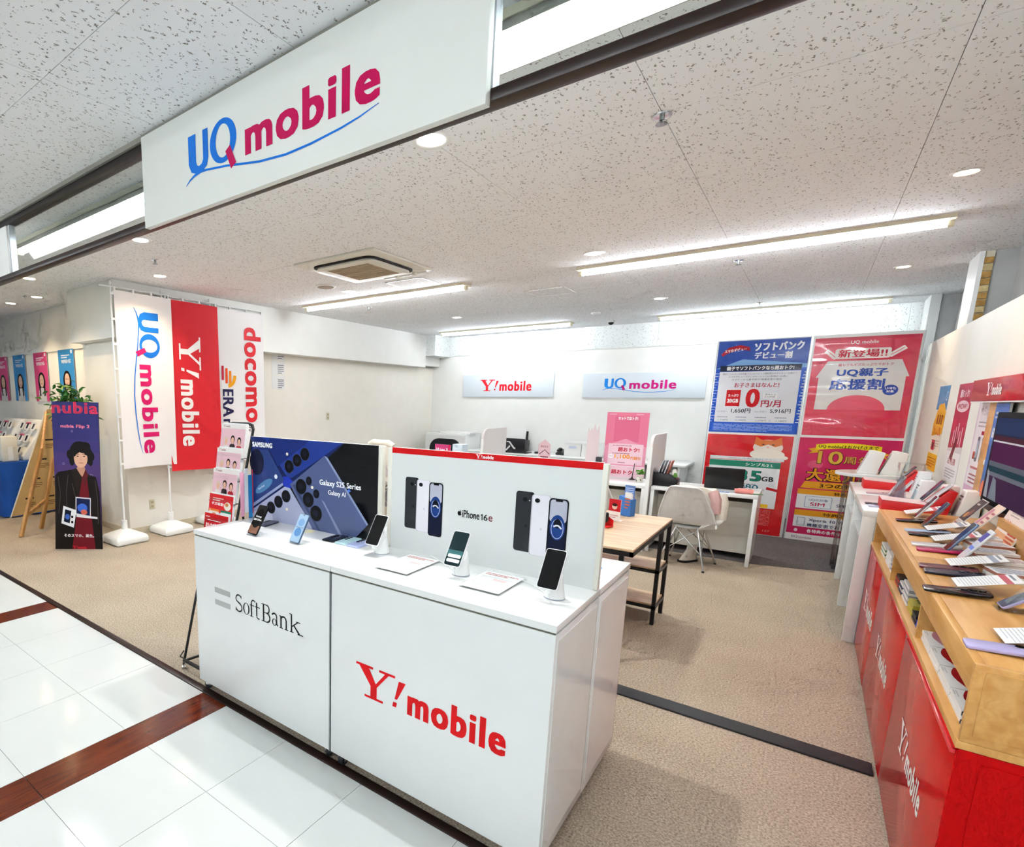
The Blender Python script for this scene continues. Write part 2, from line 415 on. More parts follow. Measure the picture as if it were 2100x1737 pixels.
def logo_softbank(p, x, y, h, w, c='#1d1d1d', layer=2):
    """thin serif SoftBank letters, h = cap height, w = width of the whole word"""
    k = w / 4.42
    def S(pts, t): p.stroke([(x + a*k, y + b*h) for a, b in pts], t*k, c, layer)
    T, t = 0.085, 0.04
    # S
    S(arc(.27, .76, .21, .23, 40, 200) + arc(.27, .26, .23, .25, 55, -150), [0.04] * 4 + [0.07] * 5 + [0.085] * 5 + [0.07] * 4 + [0.04] * 4) if False else None
    p.stroke([(x + a*k, y + b*h) for a, b in arc(.27, .755, .20, .235, 30, 215) + arc(.27, .25, .22, .245, 60, -150)], 0.07*k, c, layer)
    S([(.445, .98), (.445, .80)], t); S([(.06, .02), (.06, .22)], t)
    # o
    p.ring(x + .80*k, y + .34*h, .22*k, .35*h, .075*k, c, layer, w2=.03*h)
    # f
    S([(1.16, .0), (1.16, .78)] , T); S(arc(1.31, .78, .15, .2, 180, 40), .06); S([(1.05, .66), (1.36, .66)], t); S([(1.06, .015), (1.28, .015)], t)
    # t
    S([(1.52, .92), (1.52, .14)], T); S(arc(1.64, .13, .12, .12, 180, 300), .06); S([(1.40, .66), (1.74, .66)], t)
    # B
    S([(1.98, 0), (1.98, 1)], T + .01); S([(1.84, .985), (2.18, .985)], t); S([(1.84, .015), (2.18, .015)], t); S([(2.0, .53), (2.2, .53)], t)
    S(arc(2.18, .755, .17, .23, 90, -90), .07); S(arc(2.18, .27, .21, .255, 90, -90), .075)
    # a
    S(arc(2.68, .49, .15, .19, 160, 0) + [(2.83, .12), (2.90, .02)], .07); p.ring(x + 2.68*k, y + .19*h, .15*k, .20*h, .06*k, c, layer, w2=.03*h)
    # n
    S([(3.10, 0), (3.10, .68)], T); S([(3.00, .67), (3.13, .67)], t); S(arc(3.26, .47, .16, .21, 170, 0) + [(3.42, 0)], .075); S([(3.0, .015), (3.22, .015)], t); S([(3.32, .015), (3.54, .015)], t)
    # k
    S([(3.74, 0), (3.74, 1.0)], T); S([(3.62, .99), (3.76, .99)], t); S([(3.74, .30), (4.12, .66)], .05); S([(3.88, .42), (4.22, .01)], T); S([(3.63, .015), (3.86, .015)], t); S([(4.10, .015), (4.42, .015)], t); S([(4.0, .66), (4.26, .66)], t)
def apple(p, cx, cy, s, c, layer=2):
    pts = [(0, .30), (.12, .36), (.28, .34), (.36, .24), (.28, .12), (.27, -.02), (.40, -.14), (.30, -.36), (.18, -.46), (.02, -.42), (-.14, -.46), (-.28, -.34), (-.38, -.10), (-.36, .14), (-.24, .32), (-.10, .34)]
    p.poly([(cx + a*s, cy + b*s) for a, b in pts], c, layer)
    p.poly([(cx + .02*s, cy + .38*s), (cx + .05*s, cy + .52*s), (cx + .20*s, cy + .62*s), (cx + .18*s, cy + .48*s)], c, layer)
def bust(p, cx, cy, s, hair, skin, cloth, layer=2):
    """small printed head and shoulders"""
    p.poly([(cx - .42*s, cy - .9*s), (cx + .42*s, cy - .9*s), (cx + .38*s, cy - .5*s), (cx + .14*s, cy - .36*s), (cx - .14*s, cy - .36*s), (cx - .38*s, cy - .5*s)], cloth, layer)
    p.ell(cx, cy + .04*s, .29*s, .38*s, hair, layer + .3); p.ell(cx, cy - .04*s, .21*s, .28*s, skin, layer + .6)
    p.rect(cx - .08*s, cy - .42*s, cx + .08*s, cy - .25*s, skin, layer + .5)
    for dx in (-.08, .08): p.ell(cx + dx*s, cy, .025*s, .015*s, '#33241d', layer + .9, n=8)
    p.stroke([(cx - .07*s, cy - .15*s), (cx, cy - .175*s), (cx + .07*s, cy - .15*s)], .02*s, '#b0493f', layer + .9)

# ================================================================== THE SETTING
ZC, ZO = 2.86, 2.872
fl = struct('floor', box(-6.3, 1.675, -0.06, 1.3, 10.1, 0.0), CARPET)
tag(fl, 'beige looped carpet of the phone shop')
fl2 = struct('floor_side_area', box(-16, 1.675, -0.06, -6.3, 3.6, 0.0), CARPET)
tag(fl2, 'beige carpet of the neighbouring area beyond the pillar')
fg = struct('floor_grey_carpet', MB().prism([(-5.9, 6.72), (-0.28, 6.78), (0.84, 7.1), (0.84, 9.9), (-5.9, 9.9)], 0.0, 0.003), GCARPET)
tag(fg, 'dark grey carpet behind the service desks')
fm = struct('floor_mall', box(-16, -7, -0.08, 4, 1.632, -0.006), GROUT)
tag(fm, 'mall corridor floor of white vinyl tiles and brown strips')
# vinyl tiles and brown wood-look strips of the corridor, one by one where the photo shows them
T = 0.457
rows = [1.632 - T * k for k in range(4)]
xs = []
x = -2.185
cols = []
for x0, n in ((-2.185, 4), (-4.275, 4), (-6.365, 4)):
    for k in range(n):
        a = x0 + k * T
        cols.append((a, a + T if k < n - 1 else (x0 + 2.09 - 0.205)))
tile_me = {}
for (a, b) in cols:
    for r in range(3):
        w = round(b - a - 0.0022, 4); h = T - 0.0022
        if w not in tile_me: tile_me[w] = box(-w/2, -h/2, -0.006, w/2, h/2, 0.0).mesh('tile', TILE)
        o = bpy.data.objects.new('tile', tile_me[w]); COL.objects.link(o); o.parent = fm
        o.location = ((a + b) / 2, rows[r] - T / 2, 0.0)
for xs0 in (-2.39, -4.48, -6.57):
    for r in range(2):
        o = box(-0.1018, -0.4545, -0.006, 0.1018, 0.4545, 0.0).build('floor_strip', BROWNF, fm, loc=(xs0 + 0.1025, 1.632 - 0.4565 - 0.913 * r, 0.0)); 
rest = MB()
rest.box(-16, -7, -0.006, 4, 1.632 - 3 * T - 0.001, -0.0002).box(-16, 1.632 - 3 * T, -0.006, -6.575, 1.632, -0.0002).box(-0.297, 1.632 - 3 * T, -0.006, 4, 1.632, -0.0002)
rest.build('floor_surface', TILE, fm)
struct('trim_threshold', box(-16, 1.632, -0.03, 1.2, 1.676, 0.006), BROWNT, bevel=0.003)
cc = box(-2.4, -0.055, 0.0, 0.39, 0.055, 0.012).build('cable_cover', RUBBER, bevel=0.005, loc=(0, 3.19, 0.0))
tag(cc, 'black rubber cable cover strip crossing the beige carpet', 'cable cover')

# ceilings: every rockwool board its own piece
def boards(parent, x0, x1, y0, y1, z, px, py, s=0.92, gap=0.0025):
    me = box(-s/2 + gap/2, -s/2 + gap/2, 0, s/2 - gap/2, s/2 - gap/2, 0.012).mesh('ceiling_board', CEIL)
    i0 = math.floor((x0 - px) / s); i1 = math.ceil((x1 - px) / s); j0 = math.floor((y0 - py) / s); j1 = math.ceil((y1 - py) / s)
    for i in range(i0, i1):
        for j in range(j0, j1):
            a, b = px + i*s, px + (i+1)*s; c, d = py + j*s, py + (j+1)*s
            if a >= x0 - 1e-4 and b <= x1 + 1e-4 and c >= y0 - 1e-4 and d <= y1 + 1e-4:
                o = bpy.data.objects.new('ceiling_board', me); o.location = ((a+b)/2, (c+d)/2, z)
            else:
                a, b, c, d = max(a, x0), min(b, x1), max(c, y0), min(d, y1)
                if b - a < 0.02 or d - c < 0.02: continue
                g = gap / 2
                o = bpy.data.objects.new('ceiling_board', box(-(b-a)/2 + g, -(d-c)/2 + g, 0, (b-a)/2 - g, (d-c)/2 - g, 0.012).mesh('ceiling_board', CEIL)); o.location = ((a+b)/2, (c+d)/2, z)
            COL.objects.link(o); o.parent = parent
ci = struct('ceiling', box(-6.3, 1.662, ZC + 0.0125, 1.3, 10.1, ZC + 0.1), JOINT)
tag(ci, 'shop ceiling of fissured rockwool boards')
boards(ci, -6.3, 1.25, 1.662, 10.0, ZC, -0.657, 2.92)
co = struct('ceiling_mall', box(-16, -7, ZO + 0.0125, 4, 1.60, ZO + 0.1), JOINT)
tag(co, 'mall corridor ceiling of fissured rockwool boards')
boards(co, -7.2, 1.25, -1.68, 1.60, ZO, -1.6, 1.077)
mo = MB(); mo.box(-16, -7, ZO, 4, -1.68, ZO + 0.012).box(-16, -1.68, ZO, -7.2, 1.6, ZO + 0.012).box(1.25, -1.68, ZO, 4, 1.6, ZO + 0.012)
mo.build('ceiling_surface', CEIL, co)
cs = struct('ceiling_side_area', box(-16, 1.66, ZC, -6.3, 3.6, ZC + 0.1), CEIL)

# walls
wb = struct('wall_back', box(-6.3, 9.95, 0, 1.3, 10.1, ZC + 0.1), WALL)
for k in range(8):
    a = -5.66 + 0.92 * k
    box(0, 0, 0, min(0.9175, 0.9 - a), 0.02, ZC - 2.5).build('wall_board', CEILW, wb, loc=(a, 9.929, 2.5))
box(-5.66, 9.935, 2.488, 0.9, 9.95, 2.5).build('ledge_strip', WHITE2, wb)
struct('wall_left', box(-6.25, 3.6, 0, -6.05, 9.95, 2.27), CREAM)
struct('beam_left', box(-6.3, 3.05, 2.262, -5.86, 9.36, ZC + 0.02), WALL)
struct('column_corner', box(-6.0, 9.36, 2.475, -5.66, 9.95, ZC + 0.02), CEILW)
struct('beam_corner', box(-6.3, 9.36, 2.30, -5.90, 9.95, 2.475), WALL)
struct('pillar', box(-6.95, 3.2, 0, -6.05, 3.6, 2.265), CREAM)
struct('beam_pillar', box(-6.95, 3.05, 2.262, -6.3, 3.6, ZC + 0.02), WALL)
struct('wall_side_area', box(-16, 3.45, 0, -6.95, 3.6, ZC + 0.05), CREAM)
struct('trim_side_area', box(-16, 3.435, 2.262, -6.95, 3.45, ZC), WALL)
struct('baseboard_left', box(-6.05, 3.2, 0, -6.04, 9.95, 0.07), mat('vinyl_baseboard', '#d9cdb2', 0.5))
struct('baseboard_pillar', box(-6.95, 3.19, 0, -6.04, 3.2, 0.07), MATS['vinyl_baseboard'])
wr = struct('wall_right', box(1.12, 1.7, 0, 1.3, 10.0, ZC + 0.05), mat('grey_plaster', '#b9bab9', 0.85, noise=0.05, nscale=8))
wp = struct('wall_partition', box(0.862, 2.0, 0, 0.90, 8.56, 2.25), PARTN)
tag(wp, 'cream partition wall behind the display counters')
struct('trim_partition_end', box(0.858, 8.56, 0, 0.904, 8.60, 2.252), WHITE2)
# brick pier and white posts seen above the partition
pier = struct('pillar_brick', box(0.93, 7.045, 0, 0.985, 7.45, ZC), MORTAR)
for k in range(12):
    z = 2.20 + k * 0.056
    if z + 0.05 > ZC: break
    box(-0.027, -0.01, 0, 0.027, 0.02, 0.049).build('brick', BRICK if k % 3 else BRICK2, pier, bevel=0.004, loc=(0.957, 7.04, z))
struct('column_post', box(0.902, 7.03, 0, 0.93, 7.46, ZC), WHITE2)
struct('wall_pier', box(0.985, 7.05, 0, 1.12, 7.46, ZC), MATS['grey_plaster'])
struct('column_rear_post', box(0.885, 9.37, 0, 0.97, 9.86, ZC), WHITE2)
struct('wall_right_return', box(0.97, 9.4, 0, 1.12, 9.9, ZC), MATS['grey_plaster'])
# far side of the mall corridor, behind the camera
struct('wall_mall', box(-16, -7.2, 0, 4, -7, ZO + 0.1), WALL)
struct('wall_mall_end', box(4, -7.2, 0, 4.2, 1.6, ZO + 0.1), WALL)
struct('wall_right_end', box(0.9, 1.60, 0, 4, 2.0, ZO + 0.1), WALL)
struct('wall_far_end', box(-16.2, -7, 0, -16, 3.6, ZO + 0.1), WALL)

# ---- header above the shop front
struct('trim_header_top', box(-16, 1.585, 2.848, 4, 1.60, 2.872), GREYT)
struct('trim_header_inner', box(-16, 1.601, 2.815, 4, 1.66, 2.859), mat('header_dark', '#1b1412', 0.4))
struct('trim_header_rail', box(-16, 1.60, 2.456, 0.9, 1.66, 2.49), BROWNT, bevel=0.002)
struct('wall_header_left', box(-16, 1.605, 2.491, -4.55, 1.655, 2.847), WALL)
for n_, a, b in ((1, -4.53, -2.665), (2, -0.835, 0.9)):
    w = struct('window_%d' % n_, box(a + 0.02, 1.627, 2.491, b - 0.02, 1.633, 2.814), GLASS)
    tag(w, 'clear glass pane in the shop header')
    fr = MB().box(a, 1.61, 2.491, a + 0.022, 1.65, 2.814).box(b - 0.022, 1.61, 2.491, b, 1.65, 2.814)
    fr.build('window_frame', mat('window_alu', '#d5dbe0', 0.3, metal=0.3), w)

# ---- ceiling lights of the shop and the corridor
TUBEM = emission('tube_light', '#f1f7ff', TUBE)
BODYM = mat('lamp_body', '#efe9d2', 0.5)
def tube_lamp(x0, x1, y, z, label, group='ceiling tube lamps', skirt=False):
    t = thing('tube_lamp', label, 'ceiling lamp', ((x0 + x1) / 2, y, z), 0, group)
    L = (x1 - x0) / 2
    MB().prism([(-0.092, 0.0), (0.092, 0.0), (0.085, -0.024), (-0.085, -0.024)], -L, L, ax='x').build('lamp_body', BODYM, t)
    if skirt:
        for s in (-1, 1): MB().prism([(s*0.07, -0.02), (s*0.075, -0.02), (s*0.115, -0.075), (s*0.11, -0.075)], -L, L, ax='x').build('side_reflector', mat('lamp_reflector', '#b9bab6', .35, metal=.4), t)
    for s in (-1, 1): box(s*L - 0.035 if s > 0 else -L, -0.022, -0.064, s*L if s > 0 else -L + 0.035, 0.022, -0.023).build('lamp_socket', BODYM, t, bevel=0.006)
    MB().cyl((-L + 0.03, 0, -0.044), (L - 0.03, 0, -0.044), 0.0195, n=6).build('tube', TUBEM, t, smooth=True)
    return t
tube_lamp(-1.86, 0.58, 5.66, ZC, 'long tube lamp on the shop ceiling beside the right-hand wall')
tube_lamp(-5.42, -3.0, 5.58, ZC, 'tube lamp behind the air conditioner on the shop ceiling')
tube_lamp(-5.40, -3.05, 9.15, ZC, 'tube lamp above the red-lettered sign on the back wall')
tube_lamp(-1.88, 0.56, 9.32, ZC, 'tube lamp above the blue and pink tall posters')
tube_lamp(-5.30, -2.90, 1.96, ZC, 'tube lamp behind the header glass to the left of the shop sign', skirt=True)
tube_lamp(-1.80, 0.62, 1.96, ZC, 'tube lamp behind the header glass to the right of the shop sign', skirt=True)
for yy in (-1.3, -4.6):
    for x0 in (-8.9, -5.3, -1.7, 1.2):
        tube_lamp(x0, x0 + 2.42, yy, ZO, 'tube lamp on the corridor ceiling outside the shop', 'corridor tube lamps')
DISC = emission('downlight_cool', '#ffffff', 9.0); DISCW = emission('downlight_warm', '#ffd9a0', 9.0)
for m_ in (DISC, DISCW): m_.cycles.emission_sampling = 'NONE'
def downlight(x, y, label, warm=False, power=0.0, r=0.085, target=None, z=ZC):
    t = thing('downlight', label, 'downlight', (x, y, z), 0, 'recessed downlights')
    MB().lathe([(r*0.72, 0.0), (r*0.78, -0.004), (r, -0.004), (r*1.02, 0.0)], 24).build('trim_ring', WHITE2, t, smooth=True)
    MB().lathe([(r*0.70, -0.001), (r*0.66, -0.0035)], 20).build('bulb', DISCW if warm else DISC, t)
    if power:
        L = bpy.data.lights.new('downlight_bulb', 'SPOT'); L.energy = power; L.color = (1, 0.74, 0.45) if warm else (1, 0.97, 0.93)
        L.spot_size = 1.9; L.spot_blend = 0.8; L.shadow_soft_size = 0.05
        lo = bpy.data.objects.new('downlight_bulb', L); COL.objects.link(lo); lo.parent = t; lo.location = (0, 0, -0.02)
        if target: lo.rotation_euler = (Vector(target) - Vector((x, y, z))).to_track_quat('-Z', 'Y').to_euler()
    return t
downlight(-1.573, 2.498, 'large bright downlight right under the shop sign', False, 50, 0.095)
downlight(-4.271, 2.49, 'downlight left of the shop sign under the header', False, 40)
downlight(-1.578, 5.154, 'round downlight next to the left end of the long tube lamp', False, 40)
downlight(-4.298, 5.125, 'round downlight between the speaker grille and the tube lamp', False, 40)
downlight(-1.574, 7.771, 'round downlight to the right of the ceiling hatch', False, 40)
downlight(-4.266, 7.655, 'round downlight above the corner of the cream wall', False, 40)
downlight(-5.317, 3.299, 'warm downlight in front of the cream pillar', True, WARM, target=(-5.9, 3.2, 0.5))
downlight(-6.535, 2.489, 'warm downlight above the dark tall portrait poster', True, WARM)
downlight(-7.628, 2.974, 'warm downlight above the wooden easel board', True, WARM)
downlight(-8.413, 2.943, 'warm downlight above the blue-clothed table', True, WARM)
downlight(0.487, 4.664, 'warm downlight over the wooden display counter', True, 12, 0.065)
downlight(0.481, 7.371, 'warm downlight over the narrow yellow poster', True, 14, 0.065)

# ---- other ceiling equipment
ac = thing('air_conditioner', 'white square ceiling cassette air conditioner with beige grille', 'air conditioner', (-3.41, 4.29, ZC))
MB().prism(rrect(-0.475, -0.475, 0.475, 0.475, 0.03), -0.018, 0.0).build('frame', OFFW, ac, bevel=0.004)
MB().prism(rrect(-0.36, -0.36, 0.36, 0.36, 0.09), -0.032, -0.018).build('air_slot', mat('slot_black', '#0b0a09', 0.6), ac)
MB().prism(rrect(-0.335, -0.335, 0.335, 0.335, 0.08), -0.05, -0.03).build('inner_panel', OFFW, ac, bevel=0.006)
g = box(-0.24, -0.24, -0.054, 0.24, 0.24, -0.049).build('grille', mat('grille_beige', '#a9967f', 0.7), ac)
for k in range(12): box(-0.235, -0.006, -0.057, 0.235, 0.006, -0.053).build('grille_bar', mat('grille_bar', '#bba890', 0.7), g, loc=(0, -0.22 + k*0.04, 0))
for s in (-1, 1): MB().cyl((s*0.1 + 0.2, 0.40, -0.03), (s*0.1 + 0.2, 0.44, -0.03), 0.018).build('louvre_clip', OFFW, ac)
box(-0.1, 0.46, -0.03, 0.4, 0.49, -0.01).build('wind_deflector', WHITE2, ac, bevel=0.004)
sp = thing('ceiling_speaker', 'round ceiling speaker with grey grille beside the air conditioner', 'speaker', (-4.302, 4.739, ZC))
MB().lathe([(0.115, 0), (0.115, -0.008), (0.10, -0.012)], 28).build('rim', WHITE2, sp, smooth=True)
MB().lathe([(0.098, -0.010), (0.09, -0.014)], 24).build('grille', mat('speaker_grille', '#a79a8c', 0.8, noise=0.2, nscale=300), sp)
hatch = thing('ceiling_hatch', 'square access hatch with white frame in the ceiling', 'hatch', (-2.467, 6.575, ZC))
fr = MB()
for a in ((-.225, -.21, .225, -.195), (-.225, .195, .225, .21), (-.225, -.21, -.21, .21), (.21, -.21, .225, .21)): fr.box(a[0], a[1], -0.004, a[2], a[3], 0.0)
fr.build('frame', WHITE2, hatch); box(-.208, -.193, -0.003, .208, .193, 0).build('lid', CEIL, hatch)
h2 = thing('ceiling_hatch', 'square access hatch close to the air conditioner', 'hatch', (-3.45, 5.21, ZC))
fr = MB()
for a in ((-.225, -.21, .225, -.195), (-.225, .195, .225, .21), (-.225, -.21, -.21, .21), (.21, -.21, .225, .21)): fr.box(a[0], a[1], -0.004, a[2], a[3], 0.0)
fr.build('frame', STEEL, h2); box(-.208, -.193, -0.003, .208, .193, 0).build('lid', CEIL, h2)
def sprinkler(x, y, label):
    t = thing('sprinkler', label, 'sprinkler', (x, y, ZC), 0, 'ceiling sprinklers')
    MB().lathe([(0.04, 0), (0.038, -0.006), (0.012, -0.008)], 20).build('escutcheon', CHROME, t, smooth=True)
    MB().lathe([(0.011, -0.006), (0.011, -0.022), (0.005, -0.024), (0.005, -0.034)], 14).build('nozzle', STEEL, t, smooth=True)
    MB().lathe([(0.022, -0.034), (0.024, -0.038)], 16).build('deflector', STEEL, t)
sprinkler(-0.661, 2.942, 'chrome sprinkler head on the long ceiling joint')
sprinkler(-4.756, 2.909, 'small sprinkler head near the left downlights')
sprinkler(-0.656, 6.178, 'sprinkler head just behind the long tube lamp')
sprinkler(-0.666, 8.85, 'sprinkler head in front of the rear tube lamp')
sprinkler(-4.762, 6.125, 'sprinkler head behind the tube lamp near the cream wall')
dc = thing('dome_camera', 'small dome camera on the ceiling before the back wall', 'camera', (-2.531, 9.35, ZC))
MB().lathe([(0.055, 0), (0.055, -0.025), (0.045, -0.03)], 20).build('housing', WHITE2, dc, smooth=True)
MB().lathe([(0.042, -0.03), (0.036, -0.05), (0.02, -0.064), (0.005, -0.068)], 18).build('dome', BLACKP, dc, smooth=True)
sd = thing('smoke_detector', 'white smoke detector disc on the ceiling', 'smoke detector', (-2.493, 8.422, ZC))
MB().lathe([(0.06, 0), (0.06, -0.012), (0.045, -0.03), (0.02, -0.036)], 20).build('housing', WHITE2, sd, smooth=True)

# ---- signs
sg = thing('shop_sign', 'big white fascia sign with blue and crimson wordmark', 'sign', (-1.728, 1.60, 2.439))
box(-0.915, -0.03, 0.0, 0.915, -0.001, 0.414).build('sign_board', mat('sign_board', '#dfe1da', 0.45, noise=0.01, nscale=5), sg, bevel=0.002)
p = Print(); logo_uq(p, 0, 0, 1.0863); p.build('lettering', sg, frame((-0.5505, -0.0304, 0.0777), (1, 0, 0), (0, 0, 1)))
def wall_sign(x0, x1, z0, z1, label, fn):
    t = thing('wall_sign', label, 'sign', ((x0 + x1)/2, 9.95, z0))
    w, h = x1 - x0, z1 - z0
    box(-w/2, -0.03, 0, w/2, 0, h).build('sign_board', mat('back_sign', '#dde5ec', 0.4), t, bevel=0.003)
    p = Print(0.0006); fn(p, w, h); p.build('lettering', t, frame((-w/2, -0.0306, 0), (1, 0, 0), (0, 0, 1)))
wall_sign(-5.33, -3.55, 1.70, 2.115, 'pale sign with red wordmark on the back wall', lambda p, w, h: logo_y(p, w*0.21, h*0.26, w*0.565, '#df1f2d'))
wall_sign(-3.05, -1.265, 1.69, 2.09, 'pale sign with blue and pink wordmark on the back wall', lambda p, w, h: logo_uq(p, w*0.18, h*0.22, w*0.60, blue='#1a86e0', pink='#c8147e'))

# ================================================================== FRONT COUNTERS
ZT = 0.917
def caster(parent, x, y, rz):
    c = MB().cyl((0, 0, 0.05), (0, 0, 0.06), 0.016, n=14); c.box(-0.018, -0.02, 0.022, -0.014, 0.026, 0.052); c.box(0.014, -0.02, 0.022, 0.018, 0.026, 0.052); c.box(-0.018, -0.02, 0.048, 0.018, 0.026, 0.052)
    o = c.build('caster', CHROME, parent, loc=(x, y, 0), smooth=True); o.rotation_euler = (0, 0, rz)
    MB().cyl((-0.012, 0.012, 0.023), (0.012, 0.012, 0.023), 0.023, n=20).build('wheel', RUBBER, o, smooth=True)
    return o
def counter(label, x0, x1, y0, y1, art=None, strip=False):
    t = thing('display_counter', label, 'counter', ((x0+x1)/2, (y0+y1)/2, 0), 0, 'white display counters on casters')
    w, d = (x1-x0)/2, (y1-y0)/2
    box(-w, -d, 0.058, w, d, 0.884).build('body', WHITE, t, bevel=0.002)
    box(-w + 0.004, -d + 0.004, 0.88, w - 0.004, d - 0.004, 0.892).build('shadow_gap', mat('gap_dark', '#6b6a5c', 0.7), t)
    box(-w - 0.002, -d - 0.002, 0.892, w + 0.002, d + 0.002, ZT).build('top', WHITE, t, bevel=0.0015)
    box(w, -d + 0.022, 0.10, w + 0.0025, d - 0.022, 0.86).build('side_panel', WHITE, t)
    for sx in (-1, 1):
        for sy in (-1, 1): caster(t, sx*(w - 0.045), sy*(d - 0.045), random.uniform(0, 6))
    if strip: box(w - 0.003, -d - 0.002, 0.058, w + 0.004, -d + 0.01, 0.885).build('joint_strip', STEEL, t)
    if art:
        p = Print(); art(p); p.build('lettering', t, frame((-w, -d - 0.0003, 0), (1, 0, 0), (0, 0, 1)))
    return t
def art_sb(p):
    for a, b in ((.607, .636), (.541, .570)): p.poly([(.168, a), (.296, a), (.296, b), (.168, b)], '#b4b6b4', 1)
    logo_softbank(p, .335, .551, .088, .48)
counter('white display counter with grey bars and thin black wordmark', -2.444, -1.4675, 1.65, 2.105, art_sb, True)
counter('white display counter with big red wordmark on its front', -1.4605, -0.526, 1.65, 2.105, lambda p: logo_y(p, .141, .398, .654, '#dc0a14'))
counter('white rear counter behind the dark phone poster panel', -2.444, -1.4675, 2.113, 2.555)
counter('white rear counter behind the panel with the red top band', -1.4605, -0.526, 2.113, 2.555)

# ---- poster panels standing on the counters
def persp(u, r): return u * r / (1 + u * (r - 1))
t = thing('phone_advert', 'dark navy phone poster panel standing on the counter', 'poster panel', (-2.005, 2.075, ZT))
W, Hh = 0.93, 0.476
box(-W/2, 0.0, 0.002, W/2, 0.018, Hh).build('board', mat('panel_white', '#e3e6e4', 0.35), t, bevel=0.0015)
box(W/2, -0.004, 0.002, W/2 + 0.026, 0.022, Hh).build('edge_post', OFFW, t, bevel=0.002)
p = Print(0.0005)
def Sp(x, y):
    u = (x - 555) / 935.0; top = 120 + 70*u; H_ = 570 + 95*u
    return (persp(u, 1.166) * W, (1 - (y - top) / H_) * Hh)
def SE(cx, cy, rx, ry, c, l):
    a = Sp(cx, cy); k = W / 1010
    p.poly(ell(a[0], a[1], rx*k*1.08, ry*k*0.86), c, l)
p.rect(0, 0, W, Hh, '#06070c', 1, 0.15)
def SPoly(pts, c, l): p.poly([(min(W, max(0, a)), min(Hh, max(0, b))) for a, b in (Sp(*q) for q in pts)], c, l, 0.18)
SPoly([(555, 120), (1250, 172), (880, 470), (555, 640)], '#142257', 1.5)
SPoly([(640, 120), (1235, 172), (862, 412), (828, 402), (690, 200)], '#22398f', 2)
SPoly([(700, 128), (1000, 150), (760, 330), (690, 200)], '#1a2d75', 2.5)
SPoly([(555, 150), (680, 205), (806, 425), (795, 445), (555, 600)], '#2b407f', 2)
SPoly([(555, 120), (660, 135), (700, 215), (555, 210)], '#1d2f70', 2.6)
SPoly([(555, 600), (795, 445), (800, 462), (555, 625)], '#8f9cc4', 2.4)
SE(600, 300, 62, 96, '#0a1233', 3)
a, b = Sp(652, 470); p.poly(ell(a, b, .085, .026, 18, .55), '#4b7fb0', 3); p.text('Now Brief', a - .045, b - .028, .06, .012, '#e8f2ff', 3.6, rot=.5)
a, b = Sp(745, 402); p.poly(ell(a, b, .014, .014, 6), '#e3ebf5', 3)
SPoly([(800, 400), (838, 402), (880, 440), (845, 490), (810, 470), (780, 440)], '#1d35b8', 1.8)
SPoly([(555, 640), (810, 472), (850, 482), (1028, 790), (555, 700)], '#a7adcb', 2)
SPoly([(555, 660), (700, 600), (720, 720), (555, 700)], '#c3c6da', 2.3)
SPoly([(850, 455), (1105, 257), (1128, 268), (1425, 725), (1330, 842), (1235, 815), (1020, 775)], '#525f8b', 2.2)
SPoly([(1085, 560), (1105, 575), (1240, 815), (1215, 808)], '#7d8ab4', 2.6)
SPoly([(1105, 257), (1128, 268), (1425, 725), (1415, 735)], '#8794bb', 2.7)
SPoly([(870, 462), (885, 452), (1080, 790), (1060, 785)], '#3d4972', 2.5)
for cx, cy, rx, ry in ((845, 330, 34, 44), (905, 288, 33, 42), (963, 246, 33, 42), (934, 470, 40, 52), (987, 562, 40, 51), (1045, 657, 42, 53), (992, 430, 21, 29), (1047, 520, 21, 29), (705, 622, 33, 42), (762, 580, 33, 42), (820, 540, 33, 42)):
    SE(cx, cy, rx + 3, ry + 3, '#3a466d', 3); SE(cx, cy, rx, ry, '#05060a', 3.6); SE(cx - 2, cy, rx*.45, ry*.45, '#16192a', 4.2)
for cx, cy in ((832, 245), (1017, 475), (826, 632)): SE(cx, cy, 9, 11, '#f2ead6', 3.8)
a = Sp(572, 190); p.text('SAMSUNG', a[0], a[1], .165, .026, '#ffffff', 5, 0.09)
a = Sp(1073, 452); p.text('Galaxy S25 Series', a[0], a[1] - .010, .275, .036, '#f4f6fb', 5, 0.035)
a = Sp(1135, 502); p.text('Galaxy AI', a[0], a[1] - .022, .118, .030, '#f4f6fb', 5, 0.02)
a = Sp(1285, 495); p.poly([(a[0] + q[0]*.016, a[1] + q[1]*.018) for q in ((0, 1), (.25, .25), (1, 0), (.25, -.25), (0, -1), (-.25, -.25), (-1, 0), (-.25, .25))], '#4d7fe6', 5)
p.build('printed_artwork', t, frame((-W/2, -0.0002, 0), (1, 0, 0), (0, 0, 1)))

t = thing('phone_advert', 'white phone poster panel with red top band on the counter', 'poster panel', (-1.003, 2.075, ZT))
W, Hh = 0.918, 0.474
box(-W/2, 0.0, 0.002, W/2, 0.018, Hh).build('board', MATS['panel_white'], t, bevel=0.0015)
for s in (-1, 1): box(-W/2 - 0.022 if s < 0 else W/2, -0.004, 0.002, -W/2 if s < 0 else W/2 + 0.018, 0.022, Hh - .004).build('edge_post', OFFW, t, bevel=0.002)
p = Print(0.0005)
def Sp(x, y):
    u = (x - 120) / 1755.0; top = 150 + 115*u; H_ = 815 + 245*u
    return (persp(u, 1.30) * W, (1 - (y - top) / H_) * Hh)
p.rect(0, 0, W, Hh, '#dfe3e1', 1); p.rect(0, Hh - .026, W, Hh, '#cf0d13', 2)
a = Sp(815, 240); logo_y(p, a[0], Hh - .020, .078, '#ffffff', 3)
